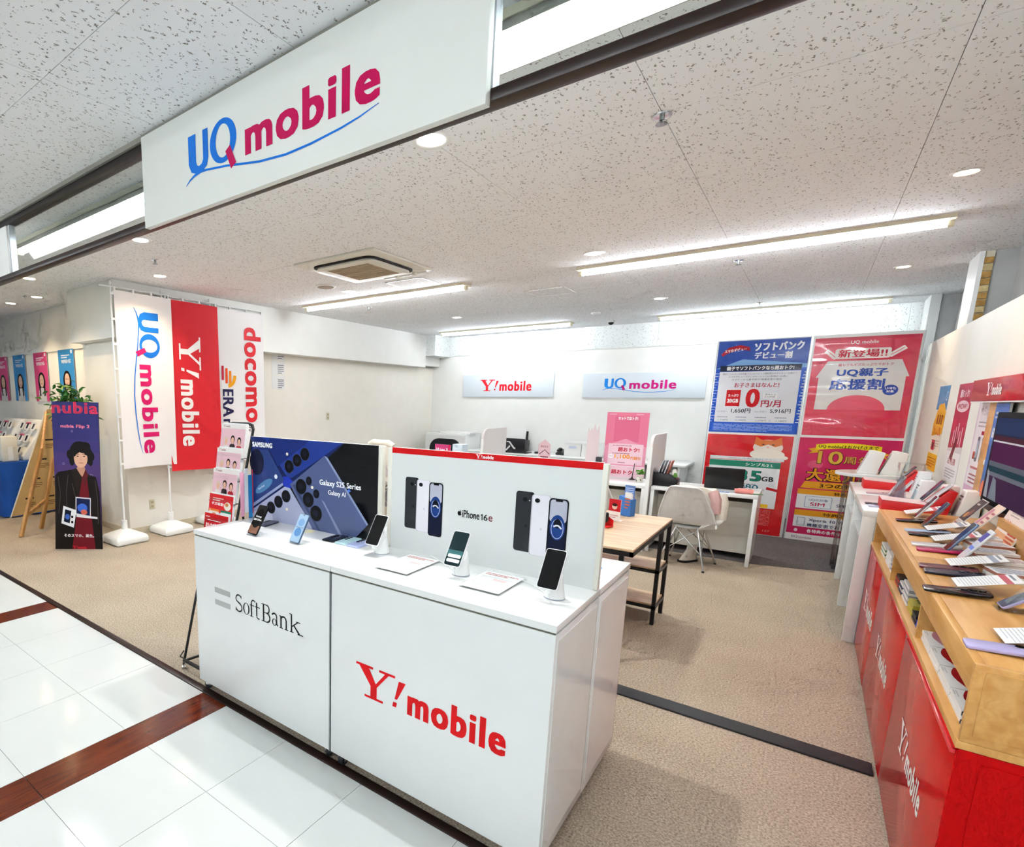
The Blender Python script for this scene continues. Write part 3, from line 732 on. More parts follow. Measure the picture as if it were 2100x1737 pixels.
def trio(pts):
    """three printed phones: black back, white back, front"""
    q = [Sp(*r) for r in pts]
    x0, y0 = q[0]; x1, y1 = q[1]; w = x1 - x0; h = y1 - y0
    R_ = lambda a, b, c, d, col, l, r=.08: p.poly([(x0 + m*w, y0 + n*h) for m, n in rrect(a, b, c, d, r)], col, l)
    R_(.0, .07, .36, 1.0, '#232427', 3, .05); R_(.01, .08, .31, .99, '#2e3034', 3.3, .05)
    p.ell(x0 + .18*w, y0 + .88*h, .045*w, .032*h, '#08090b', 3.8); p.ell(x0 + .27*w, y0 + .87*h, .012*w, .009*h, '#d8d8d8', 3.9); apple(p, x0 + .23*w, y0 + .48*h, .075*w, '#17181a', 3.9)
    R_(.31, .04, .68, .975, '#c9c9d0', 3.6, .05); R_(.33, .045, .66, .97, '#e9e8ee', 3.9, .05)
    p.ell(x0 + .42*w, y0 + .885*h, .05*w, .034*h, '#101114', 4.4); apple(p, x0 + .52*w, y0 + .46*h, .06*w, '#d2d1d8', 4.3)
    R_(.64, .0, 1.0, .95, '#111218', 4.4, .06); R_(.665, .02, .975, .93, '#0c1530', 4.8, .05)
    R_(.665, .60, .975, .93, '#b9bccb', 4.9, .05)
    p.ell(x0 + .82*w, y0 + .52*h, .14*w, .19*h, '#1d3f86', 5.2); p.ring(x0 + .82*w, y0 + .50*h, .115*w, .15*h, .012*w, '#b8c6e6', 5.6); p.ell(x0 + .82*w, y0 + .58*h, .07*w, .07*h, '#0d1220', 5.8)
    p.stroke([(x0 + m*w, y0 + n*h) for m, n in ((.75, .53), (.80, .55), (.84, .55), (.90, .51))], .03*w, '#e6e7ee', 6)
    p.rect(x0 + .76*w, y0 + .905*h, x0 + .89*w, y0 + .935*h, '#0a0a0c', 6)
trio(((238, 832), (556, 418))); trio(((1170, 1020), (1618, 540)))
a = Sp(686, 706); apple(p, a[0] + .008, a[1] + .014, .024, '#111111', 3)
p.text('iPhone', a[0] + .021, a[1] - .002, .080, .032, '#111111', 3, 0.02); p.stroke([(a[0] + .1075, a[1] + .017), (a[0] + .1125, a[1] + .022)], .0035, '#111111', 3); p.stroke([(a[0] + .1135, a[1] - .002), (a[0] + .1135, a[1] + .024)], .0042, '#111111', 3.1); p.text('6', a[0] + .1205, a[1] - .002, .017, .026, '#111111', 3, 0.02); p.text('e', a[0] + .1425, a[1] - .002, .017, .022, '#7a2b34', 3, 0.02)
p.build('printed_artwork', t, frame((-W/2, -0.0002, 0), (1, 0, 0), (0, 0, 1)))

# ---- phones, stands and price plates on the front counters
def phone(label, loc, rz=0.0, tilt=0.0, w=0.072, h=0.15, th=0.008, body=None, screen=None, group=None, name='smartphone', art=None, face_up=True):
    """a phone whose long side runs up its local Y; tilt lifts it from lying flat (0) to upright (90)"""
    t = thing(name, label, 'phone', loc, rz, group)
    M = Matrix.Rotation(math.radians(tilt), 4, 'X')
    bm_ = body or PHONE_B
    MB().prism(rrect(-w/2, 0, w/2, h, 0.010), 0, th).build('body', bm_, t, bevel=0.0022, M=M)
    if face_up:
        p = Print(0.0003); p.poly(rrect(-w/2 + .003, .003, w/2 - .003, h - .003, .008), screen or mat('screen_off', '#060608', 0.05), 1)
        if art: art(p, w, h)
        p.build('screen', t, M @ Matrix.Translation((0, 0, th)))
    else:
        p = MB()
        for k, (a, b) in enumerate(((-w/2 + .016, h - .018), (-w/2 + .016, h - .040), (-w/2 + .016, h - .062))): p.cyl((a, b, th), (a, b, th + .0018), 0.0085, n=16)
        p.build('camera_lens', mat('lens_black', '#050507', 0.05), t, M=M)
    return t
def scr(c): return mat('screen_' + c.lstrip('#'), c, 0.08)
def art_ultra(p, w, h):
    p.poly(rrect(-w/2 + .003, .003, w/2 - .003, h - .003, .006), scr('#141011'), 1.2); p.rect(-w/2 + .004, .005, w/2 - .004, h*.3, '#8a5f4c', 1.5); p.ell(0, h*.34, w*.3, h*.12, '#0d0b0c', 2); p.ell(0, h*.72, w*.3, h*.14, '#0c0a0b', 2)
    p.text('Galaxy', -w*.3, h*.56, w*.56, h*.07, '#ffffff', 3, .05); p.text('S25 Ultra', -w*.4, h*.47, w*.78, h*.06, '#ffffff', 3, .05)
def art_s25(p, w, h):
    p.poly(rrect(-w/2 + .003, .003, w/2 - .003, h - .003, .006), scr('#a7c4de'), 1.2); p.ell(0, h*.36, w*.33, h*.15, '#5e8ec4', 2); p.ell(0, h*.70, w*.3, h*.13, '#7fa6d2', 2); p.text('Galaxy S25', -w*.38, h*.50, w*.76, h*.05, '#20324d', 3)
    p.ell(0, h*.95, .003, .003, '#0a0a0a', 3)
def acrylic_foot(label, x, y, z=ZT, rz=0.0, group='clear phone stands'):
    t = thing('phone_stand', label, 'phone stand', (x, y, z), rz, group)
    MB().prism(rrect(-.04, -.03, .04, .05, .006), 0, .004).build('foot', ACRYL, t)
    MB().prism([(-.022, .004), (-.012, .004), (.045, .095), (.035, .095)], -.018, .018, ax='x').build('back_support', ACRYL, t)
    box(-.022, -.028, .004, .022, -.022, .016).build('front_lip', ACRYL, t)
    return t
acrylic_foot('clear acrylic stand of the dark phone with white screen text', -2.105, 1.79)
phone('dark phone with white screen text on a clear stand', (-2.105, 1.768, ZT + .006), -.05, 58, .077, .162, art=art_ultra)
acrylic_foot('clear acrylic stand of the light blue phone', -1.828, 1.82)
phone('light blue phone on a clear acrylic stand', (-1.828, 1.796, ZT + .006), -.08, 60, .071, .148, body=mat('phone_navy', '#47607f', .3, metal=.4), art=art_s25)
def cone_stand(label, x, y, rz, h=0.072):
    t = thing('phone_stand', label, 'phone stand', (x, y, ZT), rz, 'white cone phone stands')
    MB().lathe([(.036, 0), (.036, .004)], 24).build('base_ring', mat('grey_ring', '#9aa2ad', .4), t)
    v = []
    def fn(u, w): 
        r = .0355 - .014 * w; a = 2*PI*u
        return (r*math.cos(a), r*math.sin(a) + .004*w, .004 + w*(h + .022*math.sin(a)))
    m_ = MB(); m_.grid(fn, 28, 7, True); m_.f.append(tuple(range(28*6, 28*7)))
    m_.build('cone', WHITE2, t, smooth=True)
    return t
WHITEPH = mat('phone_white', '#e9e9ec', .25)
def art_home(p, w, h):
    p.poly(rrect(-w/2 + .004, .004, w/2 - .004, h - .004, .008), scr('#11262a'), 1.2)
    p.rect(-w/2 + .005, h*.30, w/2 - .005, h*.45, '#3c6a6c', 1.6)
    for k in (.11, .24): p.poly(rrect(-w*.38, h*k, w*.38, h*(k + .095), .005), '#eef3f3', 2)
for lab, x, y, rz, art in (('white-framed phone with dark screen, beside the lavender phone', -1.425, 1.955, .0, None), ('white-framed phone showing white message boxes on its screen', -1.0, 1.915, .0, art_home), ('white-framed phone with black screen, nearest the counter end', -0.622, 1.90, .0, None)):
    cone_stand('white cone stand under the ' + lab, x, y, rz)
    phone(lab, (x - .005, y - .068, ZT + .045), rz, 56, .0735, .15, .009, body=WHITEPH, art=art)
    c = thing('charging_cable', 'white charging cable of the ' + lab, 'cable', (x, y, ZT), 0, 'white charging cables')
    MB().tube([(0, -.055, .045), (0, -.062, .03), (.0, -.05, .012), (-.03, .0, .005), (-.08, .05, .006), (-.17, .10, .006), (-.22, .13, .006)], .0018, 6).build('cord', WHITE2, c, smooth=True)
    box(-.006, -.07, .034, .006, -.056, .05).build('plug', WHITE2, c, bevel=.002)
lens = None
phone('black phone lying flat before the dark poster panel', (-1.742, 1.935, ZT), 0.06, 0, .075, .13, body=PHONE_B, face_up=False)
phone('mint phone lying flat between a black and a lavender phone', (-1.660, 1.935, ZT), 0.06, 0, .072, .14, body=mat('phone_mint', '#bfe0e6', .3), face_up=False)
phone('lavender phone lying flat beside the mint phone', (-1.583, 1.932, ZT), 0.06, 0, .072, .14, body=mat('phone_lavender', '#b4bfe8', .3), face_up=False)
phone('dark grey phone lying flat behind the leaning dark phone', (-2.235, 1.93, ZT), 0.22, 0, .076, .135, body=mat('phone_slate', '#34394c', .3), face_up=False)
def plate(label, x0, y0, x1, y1, z=ZT, seed=1):
    t = thing('price_plate', label, 'price plate', ((x0+x1)/2, (y0+y1)/2, z), 0, 'acrylic price plates on the front counters')
    w, d = (x1-x0)/2, (y1-y0)/2
    box(-w, -d, .0, w, d, .006).build('acrylic_base', ACRYL, t, bevel=.001)
    pr = Print(0.0002); pr.rect(-w + .006, -d + .006, w - .006, d - .006, '#f6f6f4', 1)
    pr.lines(-w + .02, d - .05, w - .02, d - .02, 2, '#c96a62', 2, .5, seed); pr.lines(-w + .02, -d + .05, w - .02, d - .065, 8, '#b9bdc4', 2, .35, seed + 1); pr.rect(-w*.1, .01, w*.5, .035, '#e3b9b2', 1.5); pr.lines(-w + .02, -d + .015, w - .02, -d + .04, 3, '#d2d4d8', 2, .4, seed + 2)
    pr.build('printed_card', t, Matrix.Translation((0, 0, .0062)))
plate('acrylic price plate between the first two white-framed phones', -1.31, 1.745, -1.145, 2.012, seed=3)
plate('acrylic price plate between the last two white-framed phones', -.942, 1.775, -.772, 2.022, seed=5)
def sheet(label, x0, y0, x1, y1, z, fn, rz=0.0):
    t = thing('paper_sheet', label, 'paper', ((x0+x1)/2, (y0+y1)/2, z), rz)
    w, d = (x1-x0)/2, (y1-y0)/2
    box(-w, -d, 0, w, d, .0008).build('paper', PAPER, t); pr = Print(.0002); fn(pr, w, d); pr.build('print', t, Matrix.Translation((0, 0, .0008)))
def faint(seed, col='#f0cfc6'):
    def fn(p, w, d): p.lines(-w*.8, -d*.1, w*.8, d*.8, 6, col, 1, .4, seed); p.lines(-w*.8, -d*.8, w*.8, -d*.3, 4, '#d9dadb', 1, .4, seed + 1)
    return fn
sheet('pale price sheet with faint pink print at the counter corner', -2.40, 1.70, -2.21, 1.95, ZT, faint(11))
sheet('pale price sheet with faint red print before the lavender phone', -1.70, 1.70, -1.53, 1.89, ZT, faint(14, '#e9b3a8'))
sheet('blue and yellow printed leaflet on the rear counter', -.72, 2.2, -.56, 2.48, ZT, lambda p, w, d: (p.rect(-w, -d, w, d, '#d8ecf7', 1), p.ell(0, d*.2, w*.6, d*.4, '#3f8fd2', 2), p.ell(w*.3, -d*.3, w*.4, d*.3, '#e9c64b', 2), p.ell(-w*.4, -d*.5, w*.3, d*.25, '#ffffff', 2.5)))
sm = thing('cable_disc', 'small cream cable disc behind the light blue phone', 'cable disc', (-1.955, 2.03, ZT))
MB().lathe([(.028, 0), (.028, .003), (.02, .005)], 20).build('disc', mat('cream_disc', '#e6deb8', .5), sm, smooth=True)

# ---- tall brochure rack leaning back beside the front counter
t = thing('brochure_rack', 'black tiered brochure rack full of pink and red brochures', 'brochure rack', (-2.59, 1.722, 0))
ln = (2.102 - 1.722) / 1.459; hw = 0.122
def RK(z, off=0.0): return (ln*z - off)
for s in (-1, 1):
    MB().tube([(s*hw, 0, .03), (s*hw, RK(1.43), 1.43)], .008).build('rail', BLACKM, t, smooth=True)
    MB().tube([(s*hw, .0, .045), (s*hw, .42, .02)], .008).build('foot_bar', BLACKM, t, smooth=True)
    MB().lathe([(.014, 0), (.014, .012), (.007, .02), (.007, .04)], 14).build('levelling_foot', CHROME, t, smooth=True, loc=(s*hw, 0, 0))
    MB().lathe([(.014, 0), (.014, .012), (.007, .03)], 14).build('levelling_foot', CHROME, t, smooth=True, loc=(s*hw, .42, 0))
    MB().tube([(s*hw, .42, .03), (s*hw*.9, RK(1.0) + .02, 1.0)], .007).build('rear_leg', BLACKM, t, smooth=True)
MB().tube([(-hw, 0, .05), (hw, 0, .05)], .008).build('cross_bar', BLACKM, t)
MB().tube([(-hw, RK(1.43), 1.43), (-hw*.9, RK(1.45), 1.455), (-hw*.6, RK(1.46), 1.462), (hw*.6, RK(1.46), 1.462), (hw*.9, RK(1.45), 1.455), (hw, RK(1.43), 1.43)], .009).build('top_bar', BLACKM, t, smooth=True)
MB().tube([(-hw, .005, .11), (-hw*.9, -.03, .09), (hw*.9, -.03, .09), (hw, .005, .11)], .004, 6).build('wire_shelf', BLACKM, t)
def art_family(p, w, h):
    p.rect(0, 0, w, h, '#e6bcc4', 1); p.rect(0, h*.86, w, h, '#e9e2dc', 1.5); logo_y(p, w*.08, h*.90, w*.28, '#9b6a6a', 2)
    for k, (hx, cl) in enumerate((('#d8c6b0', '#e8dcd8'), ('#17110f', '#33272b'), ('#1d1512', '#b52832'))): bust(p, w*(.24 + .27*k), h*(.46 + .05*(k % 2)), h*.34, hx, '#e9b79c', cl, 2.5)
def art_giga(p, w, h):
    p.rect(0, 0, w, h, '#d8262c', 1); p.text('ギガ増量!', w*.12, h*.58, w*.5, h*.12, '#ffffff', 2, .03); p.ell(w*.78, h*.6, w*.14, h*.16, '#efe3d6', 2); p.ell(w*.75, h*.66, w*.07, h*.07, '#d98f55', 2.5)
    p.rect(w*.04, h*.05, w*.46, h*.42, '#f3e0cf', 2); p.rect(w*.52, h*.05, w*.96, h*.42, '#eaf0ea', 2); p.rect(w*.52, h*.34, w*.96, h*.42, '#2e7d62', 2.5); p.rect(w*.06, h*.34, w*.46, h*.42, '#e8803c', 2.5); p.ell(w*.25, h*.18, w*.12, h*.1, '#dd8b5c', 2.6); p.lines(w*.15, h*.75, w*.6, h*.9, 2, '#f6d6d0', 2)
def art_book(p, w, h):
    p.rect(0, 0, w, h, '#cf1d22', 1); p.rect(0, 0, w, h*.18, '#e58a2a', 1.5); p.text('おトクの知恵BOOK', w*.08, h*.42, w*.84, h*.2, '#ffffff', 2, .03); p.rect(w*.15, h*.72, w*.7, h*.74, '#ffffff', 2); p.lines(w*.06, h*.84, w*.3, h*.92, 1, '#f5c7c2', 2)
def brochure(label, z0, h, n, art, dx=0.0, w=0.205, group='brochures in the black rack'):
    b = thing('brochure', label, 'brochure', (-2.59 + dx, 1.722, 0), 0, group)
    M = frame((-w/2, RK(z0) - .03, z0), (1, 0, 0), (0, ln*.55, 1))
    for k in range(n):
        box(0, 0, -.006*k - .005, w, h - .012*(k % 2) + .004*k, -.006*k).build('booklet', PAPER, b, M=M)
    pr = Print(.0003); art(pr, w, h); pr.build('cover_print', b, M)
brochure('pink brochure with three people in the top tier of the black rack', 1.275, .185, 4, art_family, w=.225)
brochure('pink brochure with three people in the second tier of the black rack', 1.145, .175, 4, art_family, -.003, w=.225)
brochure('pink brochure with three people in the third tier, leaning forward', 1.015, .185, 3, art_family, .0, w=.225)
brochure('red brochure with orange and green boxes in the fourth tier', .895, .155, 3, art_giga, w=.225)
brochure('red booklet with white headline in the lowest visible tier', .785, .150, 3, art_book, -.015, w=.225)
for z in (1.27, 1.14, 1.01, .895, .79):
    box(-hw, 0, 0, hw, .002, .02).build('shelf_lip', ACRYL, t, loc=(0, RK(z) - .045, z - .005))
    box(-hw, -.044, 0, hw, .0, .002).build('shelf', BLACKM, t, loc=(0, RK(z), z - .006))
for k, (c, dz) in enumerate((('#e9a6bd', .0), ('#e3e6ea', .02), ('#1f7fc4', -.02), ('#d23a4a', .01))):
    b = thing('leaflet_stack', ('pink', 'white', 'blue', 'crimson')[k] + ' leaflet stack at the side of the black rack', 'leaflets', (-2.455 + .0, 1.98 + .03*k, .93 + dz), 0, 'leaflets at the rack side')
    box(-.004, 0, 0, .0, .026, .26).build('paper', mat('leaf_' + c.lstrip('#'), c, .5), b)

# ================================================================== FLAGS BY THE PILLAR
def flag(label, y, x=-5.78, width=.66, z0=.80, z1=2.735, art=None, cloth='#ece9e6', base=True, lean=0.0, ph=0.0):
    t = thing('banner_flag', label, 'banner', (x, y, 0), 0, 'tall banner flags by the pillar')
    M = MB()
    M.prism(rrect(-.2, -.2, .2, .2, .05), 0, .06)
    if base:
        b = MB().lathe([(.26, 0), (.27, .02), (.27, .075), (.245, .09), (.11, .135), (.06, .15), (.05, .15)], 4, Matrix.Rotation(PI/4, 4, 'Z')); b.build('water_base', WHITE2, t, bevel=.022, seg=3)
        MB().cyl((0, 0, .14), (0, 0, .25), .034, .03, 16).build('socket', WHITE2, t, smooth=True)
    MB().cyl((0, 0, .2), (0, 0, 2.80), .0125, .010, 12).build('pole', WHITE2, t, smooth=True)
    MB().cyl((0, -.12, 2.765), (0, width + .02, 2.775), .007, n=10).build('cross_bar', WHITE2, t, smooth=True)
    MB().lathe([(.013, 2.79), (.014, 2.81), (.006, 2.825)], 12).build('pole_cap', WHITE2, t, smooth=True)
    def fn(u, v): return (.012*math.sin(u*5 + v*3 + ph)*(1 - .5*v) + .02 + lean*(1 - v), .025 + u*(width - .02), z0 + (z1 - z0)*v + .01*math.sin(u*3 + ph)*(1 - v))
    cm = mat('flag_' + cloth.lstrip('#'), cloth, .7)
    MB().grid(fn, 12, 20).build('cloth', cm, t, smooth=True, thick=.0015)
    for k in range(8): box(-.012, -.014, 0, .02, .03, .022).build('loop', WHITE2, t, loc=(0, 0, z0 + .05 + k*(z1 - z0 - .1)/7))
    for k in range(4): box(-.008, 0, 0, .012, .02, .045).build('loop', WHITE2, t, loc=(0.005, .03 + k*(width - .06)/3, z1 - .01))
    for art in ([] if art is None else art if isinstance(art, (list, tuple)) else [art]):
        pr = Print(.0005); art(pr)
        # wrap the print onto the waving cloth
        vs = []
        for (a, b, c) in pr.v:
            q = fn((a - .0) / (width - .02), (b - 0) / (z1 - z0)); vs.append((q[0] + .003 + c, q[1], q[2]))
        pr.v = vs; pr.build('lettering', t, Matrix.Identity(4))
    return t
def vert_uq(p):
    # wordmark runs downwards: local (a right, b up) -> rotated by -90 degrees
    q = Print(.0005); logo_uq(q, 0, 0, 1.60, blue='#1672d8', pink='#d31a68')
    Hn = 1.935
    for (a, b, c) in q.v: p.v.append((.17 + b*1.0, Hn - .18 - a, c))
    p.f = q.f; p.m = q.m; p.mats = q.mats
def vert_y(p):
    q = Print(.0005); logo_y(q, 0, 0, 1.30, '#f2f0ef')
    for (a, b, c) in q.v: p.v.append((.17 + b*1.05, 1.935 - .33 - a, c))
    p.f = q.f; p.m = q.m; p.mats = q.mats
def vert_docomo(p):
    q = Print(.0005)
    q.text('docomo', 0, .40, 1.22, .27, '#d8232e', 2, .05)
    q.text('取', 1.26, .40, .1, .1, '#333333', 2)
    for (a, b, c) in q.v: p.v.append((.08 + b*1.05, 1.935 - .20 - a, c))
    p.f = q.f; p.m = q.m; p.mats = q.mats
def vert_era(p):
    q = Print(.0005)
    q.text('ERA', .80, .05, .34, .15, '#2a2a52', 2, .04); q.text('ntis', 1.18, .05, .3, .13, '#2a2a52', 2, .04)
    for k, (c, a, b) in enumerate((('#c9304a', .50, .68), ('#e8501e', .53, .72), ('#ef8a1f', .56, .73))): q.stroke([(a, .05 + .055*k), (b, .05 + .055*k)], .034, c, 2)
    q.stroke(arc(.62, .13, .13, .10, 90, 0, 8), .045, '#f2a822', 2.5)
    for (a, b, c) in q.v: p.v.append((.08 + b*1.05, 1.935 - .20 - a, c))
    p.f = q.f; p.m = q.m; p.mats = q.mats
flag('tall white banner flag with vertical blue and pink wordmark', 2.99, width=.70, z0=.83, art=vert_uq, cloth='#f0ecec')
flag('tall red banner flag with vertical white wordmark', 3.60, x=-5.80, width=.76, z0=.74, art=vert_y, cloth='#d51524', ph=2)
flag('tall white banner flag with vertical red and orange lettering', 4.28, x=-5.83, width=.86, z0=.80, art=[vert_docomo, vert_era], cloth='#efeceb', ph=4)
# wall socket, plug, paper notices on the cream wall
def outlet(label, y, z):
    t = thing('wall_socket', label, 'socket', (-6.05, y, z)); box(0, -.035, -.06, .008, .035, .06).build('plate', mat('socket_ivory', '#d9d0b4', .5), t, bevel=.003)
    for k in (-.025, .025): box(.008, -.016, k - .012, .011, .016, k + .012).build('outlet', mat('socket_dark', '#b3aa8c', .5), t)
outlet('ivory double socket low on the wall behind the flags', 3.50, .33)
outlet('ivory wall socket above the dark poster panel', 6.72, 1.35)
t = thing('paper_notice', 'white paper notices on the cream wall behind the flags', 'notice', (-6.05, 5.50, 1.76))
for k in range(3):
    pr = box(0, 0, .21*k, .002, .26, .21*k + .20).build('sheet', PAPER, t); q = Print(.0003); q.lines(.12, .02, .24, .16, 5, '#7c7f8c', 1, .45, k); q.build('print', pr, frame((.002, 0, .21*k), (0, 1, 0), (0, 0, 1)))

# ================================================================== LEFT SIDE
def poster(label, M, w, h, fn, group=None, thick=.003, paper=None, name='poster', cat='poster'):
    t = thing(name, label, cat, M.translation, 0, group)
    L = M.copy(); L.translation = (0, 0, 0)
    MB().box(0, 0, -thick, w, h, 0).build('sheet', paper or mat('poster_paper', '#ecebe8', .35), t, M=L)
    p = Print(.0005); fn(p, w, h); p.build('printed_artwork', t, L)
    return t
YV, ZV = (0, 0, 1), None
# standing portrait poster
def art_nubia(p, w, h):
    def S(x, y):
        tt = (y - 767) / 871.0; xl = 307 + 35*tt; xr = 582 + 28*tt
        return ((x - xl) / (xr - xl) * w, (1 - tt) * h)
    Q = lambda pts: [S(*q) for q in pts]
    bands = ('#2a2b66', '#2d2d69', '#33306c', '#3b336f', '#443670', '#4a376d', '#4c3468', '#46305e', '#3a2750', '#2c1c3c', '#1c1228', '#120b18')
    for k, c in enumerate(bands): p.rect(0, h*(1 - (k + 1)/12), w, h*(1 - k/12), c, 1)
    a = S(312, 832); p.text('nubia', a[0], a[1], w*.97, h*.073, '#e33a55', 2, .05); p.text('nubia', a[0], a[1], w*.97, h*.073, '#b32549', 2.5, 0)
    a = S(362, 920); p.text('nubia Flip 2', a[0], a[1], w*.62, h*.026, '#f07a90', 2, .05)
    for x, y, r in ((365, 815, .009), (428, 935, .010), (378, 1125, .012), (543, 1193, .016)): a = S(x, y); p.ring(a[0], a[1], r, r, .003, '#a98fc0', 2)
    # person: leather jacket, maroon shirt, dark hair
    p.poly(Q([(330, 1640), (328, 1200), (345, 1175), (425, 1160), (455, 1150), (500, 1150), (520, 1185), (570, 1200), (592, 1290), (606, 1640)]), '#17110f', 2)
    p.poly(Q([(470, 1190), (515, 1185), (545, 1440), (570, 1640), (430, 1640), (455, 1440)]), '#6e1420', 2.6)
    p.poly(Q([(455, 1150), (470, 1130), (500, 1130), (508, 1160), (490, 1200), (470, 1180)]), '#c08d74', 2.8)
    p.poly(Q([(425, 1160), (455, 1150), (488, 1205), (470, 1330), (440, 1220)]), '#231a17', 3); p.poly(Q([(508, 1155), (525, 1188), (505, 1260), (490, 1205)]), '#5a1a20', 3)
    for pts in (((345, 1200), (360, 1300), (350, 1420)), ((405, 1190), (395, 1300), (400, 1400)), ((565, 1220), (580, 1330), (585, 1480)), ((430, 1240), (450, 1330), (445, 1400))): p.stroke(Q(pts), .006, '#4a4340', 3)
    for x, y, rx, ry in ((478, 1052, .235, .068), (432, 1075, .10, .050), (528, 1078, .09, .055), (428, 1105, .06, .035), (538, 1110, .05, .030), (470, 1018, .15, .028), (505, 1022, .12, .03), (545, 1080, .06, .03), (413, 1070, .06, .03)): a = S(x, y); p.poly(ell(a[0], a[1], w*rx, h*ry, 16), '#140f0e', 3.2)
    a = S(480, 1092); p.poly(ell(a[0], a[1], w*.148, h*.064, 22), '#d9aa8f', 3.6)
    for x, y, rx, ry, r in ((455, 1052, .09, .016, .5), (490, 1046, .10, .018, -.2), (515, 1060, .06, .016, -.9), (440, 1070, .045, .014, 1.2)): a = S(x, y); p.poly(ell(a[0], a[1], w*rx, h*ry, 12, r), '#140f0e', 4)
    for x in (462, 500): a = S(x, 1080); p.poly(ell(a[0], a[1], w*.026, h*.004, 8), '#241814', 4.2); a = S(x, 1070); p.rect(a[0] - w*.034, a[1], a[0] + w*.034, a[1] + h*.003, '#2b1d18', 4.2)
    p.stroke(Q([(483, 1082), (480, 1100), (487, 1104)]), .003, '#b98068', 4.2); p.stroke(Q([(470, 1120), (482, 1118), (496, 1120)]), .006, '#a2564e', 4.2)
    p.poly(Q([(450, 1320), (540, 1325), (540, 1440), (450, 1425)]), '#d9d9de', 4.5); p.poly(Q([(455, 1327), (535, 1332), (535, 1432), (455, 1418)]), '#15204a', 4.8); p.ell(*S(490, 1385), w*.11, h*.03, '#3f6ad0', 5.1); p.ell(*S(500, 1410), w*.07, h*.018, '#d86a56', 5.4)
    p.poly(Q([(455, 1425), (580, 1438), (580, 1450), (455, 1440)]), '#e6e6ea', 5)
    p.poly(Q([(378, 1375), (455, 1400), (440, 1505), (365, 1480)]), '#eceef0', 5.3); p.poly(Q([(388, 1395), (425, 1405), (415, 1480), (380, 1468)]), '#10162e', 5.6); p.ell(*S(402, 1440), w*.05, h*.02, '#3f66c4', 5.9)
    for y in (1440, 1472): p.ell(*S(430, y), w*.026, h*.009, '#0c0c10', 5.9)
    a = S(383, 1562); p.text('そのスマホ、異色。', a[0], a[1], w*.66, h*.022, '#f3f0f4', 5, .03)
    a = S(433, 1632); logo_y(p, a[0], a[1], w*.31, '#d82a35', 5)
rz = math.atan2(.324, .357)
Mn = frame((-6.021, 2.346, 0.0), (math.cos(rz), math.sin(rz), 0), (math.sin(rz)*.012, -math.cos(rz)*.012 + .06, 1.0))
poster('tall dark purple portrait poster standing beside the pillar', Mn, .482, 1.572, art_nubia, thick=.012, paper=mat('foam_black', '#121016', .5))
# easel with brown board
t = thing('easel_board', 'brown printed board leaning on a wooden easel', 'easel', (-7.55, 2.4, 0))
bq = [(.06, .10), (.66, .12), (1.0, 1.46), (.60, 1.46)]
MB().prism(bq, -.12, -.105, ax='x').build('board', mat('kraft_board', '#c9a66c', .7, noise=.06, nscale=6), t)
MB().prism([(.045, .085), (.06, .10), (.60, 1.46), (.585, 1.46)], -.123, -.10, ax='x').build('board_edge', mat('board_edge', '#e9e0cc', .6), t)
p = Print(.001); rnd = random.Random(4)
for r in range(5):
    for c in range(2):
        z = .30 + r*.25; y0 = .06 + (z - .1)*.40 + .10 + c*.26
        if y0 > .82: continue
        p.rect(y0, z, y0 + .10, z + .022, '#3a2f2a', 1); p.lines(y0, z - .10, y0 + .12, z - .03, 3, '#6d5335', 1, .4, r*7 + c)
p.build('print', t, frame((-.1048, 0, 0), (0, 1, 0), (0, 0, 1)))
for y0, x0, y1, x1, z1 in ((-.12, .69, .30, .40, .98), (.21, .41, .45, .34, .85), ):
    MB().box(-.018, -.022, 0, .018, .022, (Vector((x1, y1, z1)) - Vector((x0, y0, 0))).length, Matrix.Translation((x0, y0, 0)) @ (Vector((x1 - x0, y1 - y0, z1))).to_track_quat('Z', 'Y').to_matrix().to_4x4()).build('leg', EASELW, t, bevel=.004)
MB().box(-.012, -.02, 0, .012, .02, .48, Matrix.Translation((.62, -.03, .22)) @ Vector((-.24, .32, .12)).to_track_quat('Z', 'Y').to_matrix().to_4x4()).build('cross_bar', EASELW, t, bevel=.003)
MB().tube([(.40, .30, .98), (-.10, .58, 1.42)], .02, 6).build('upper_post', EASELW, t)
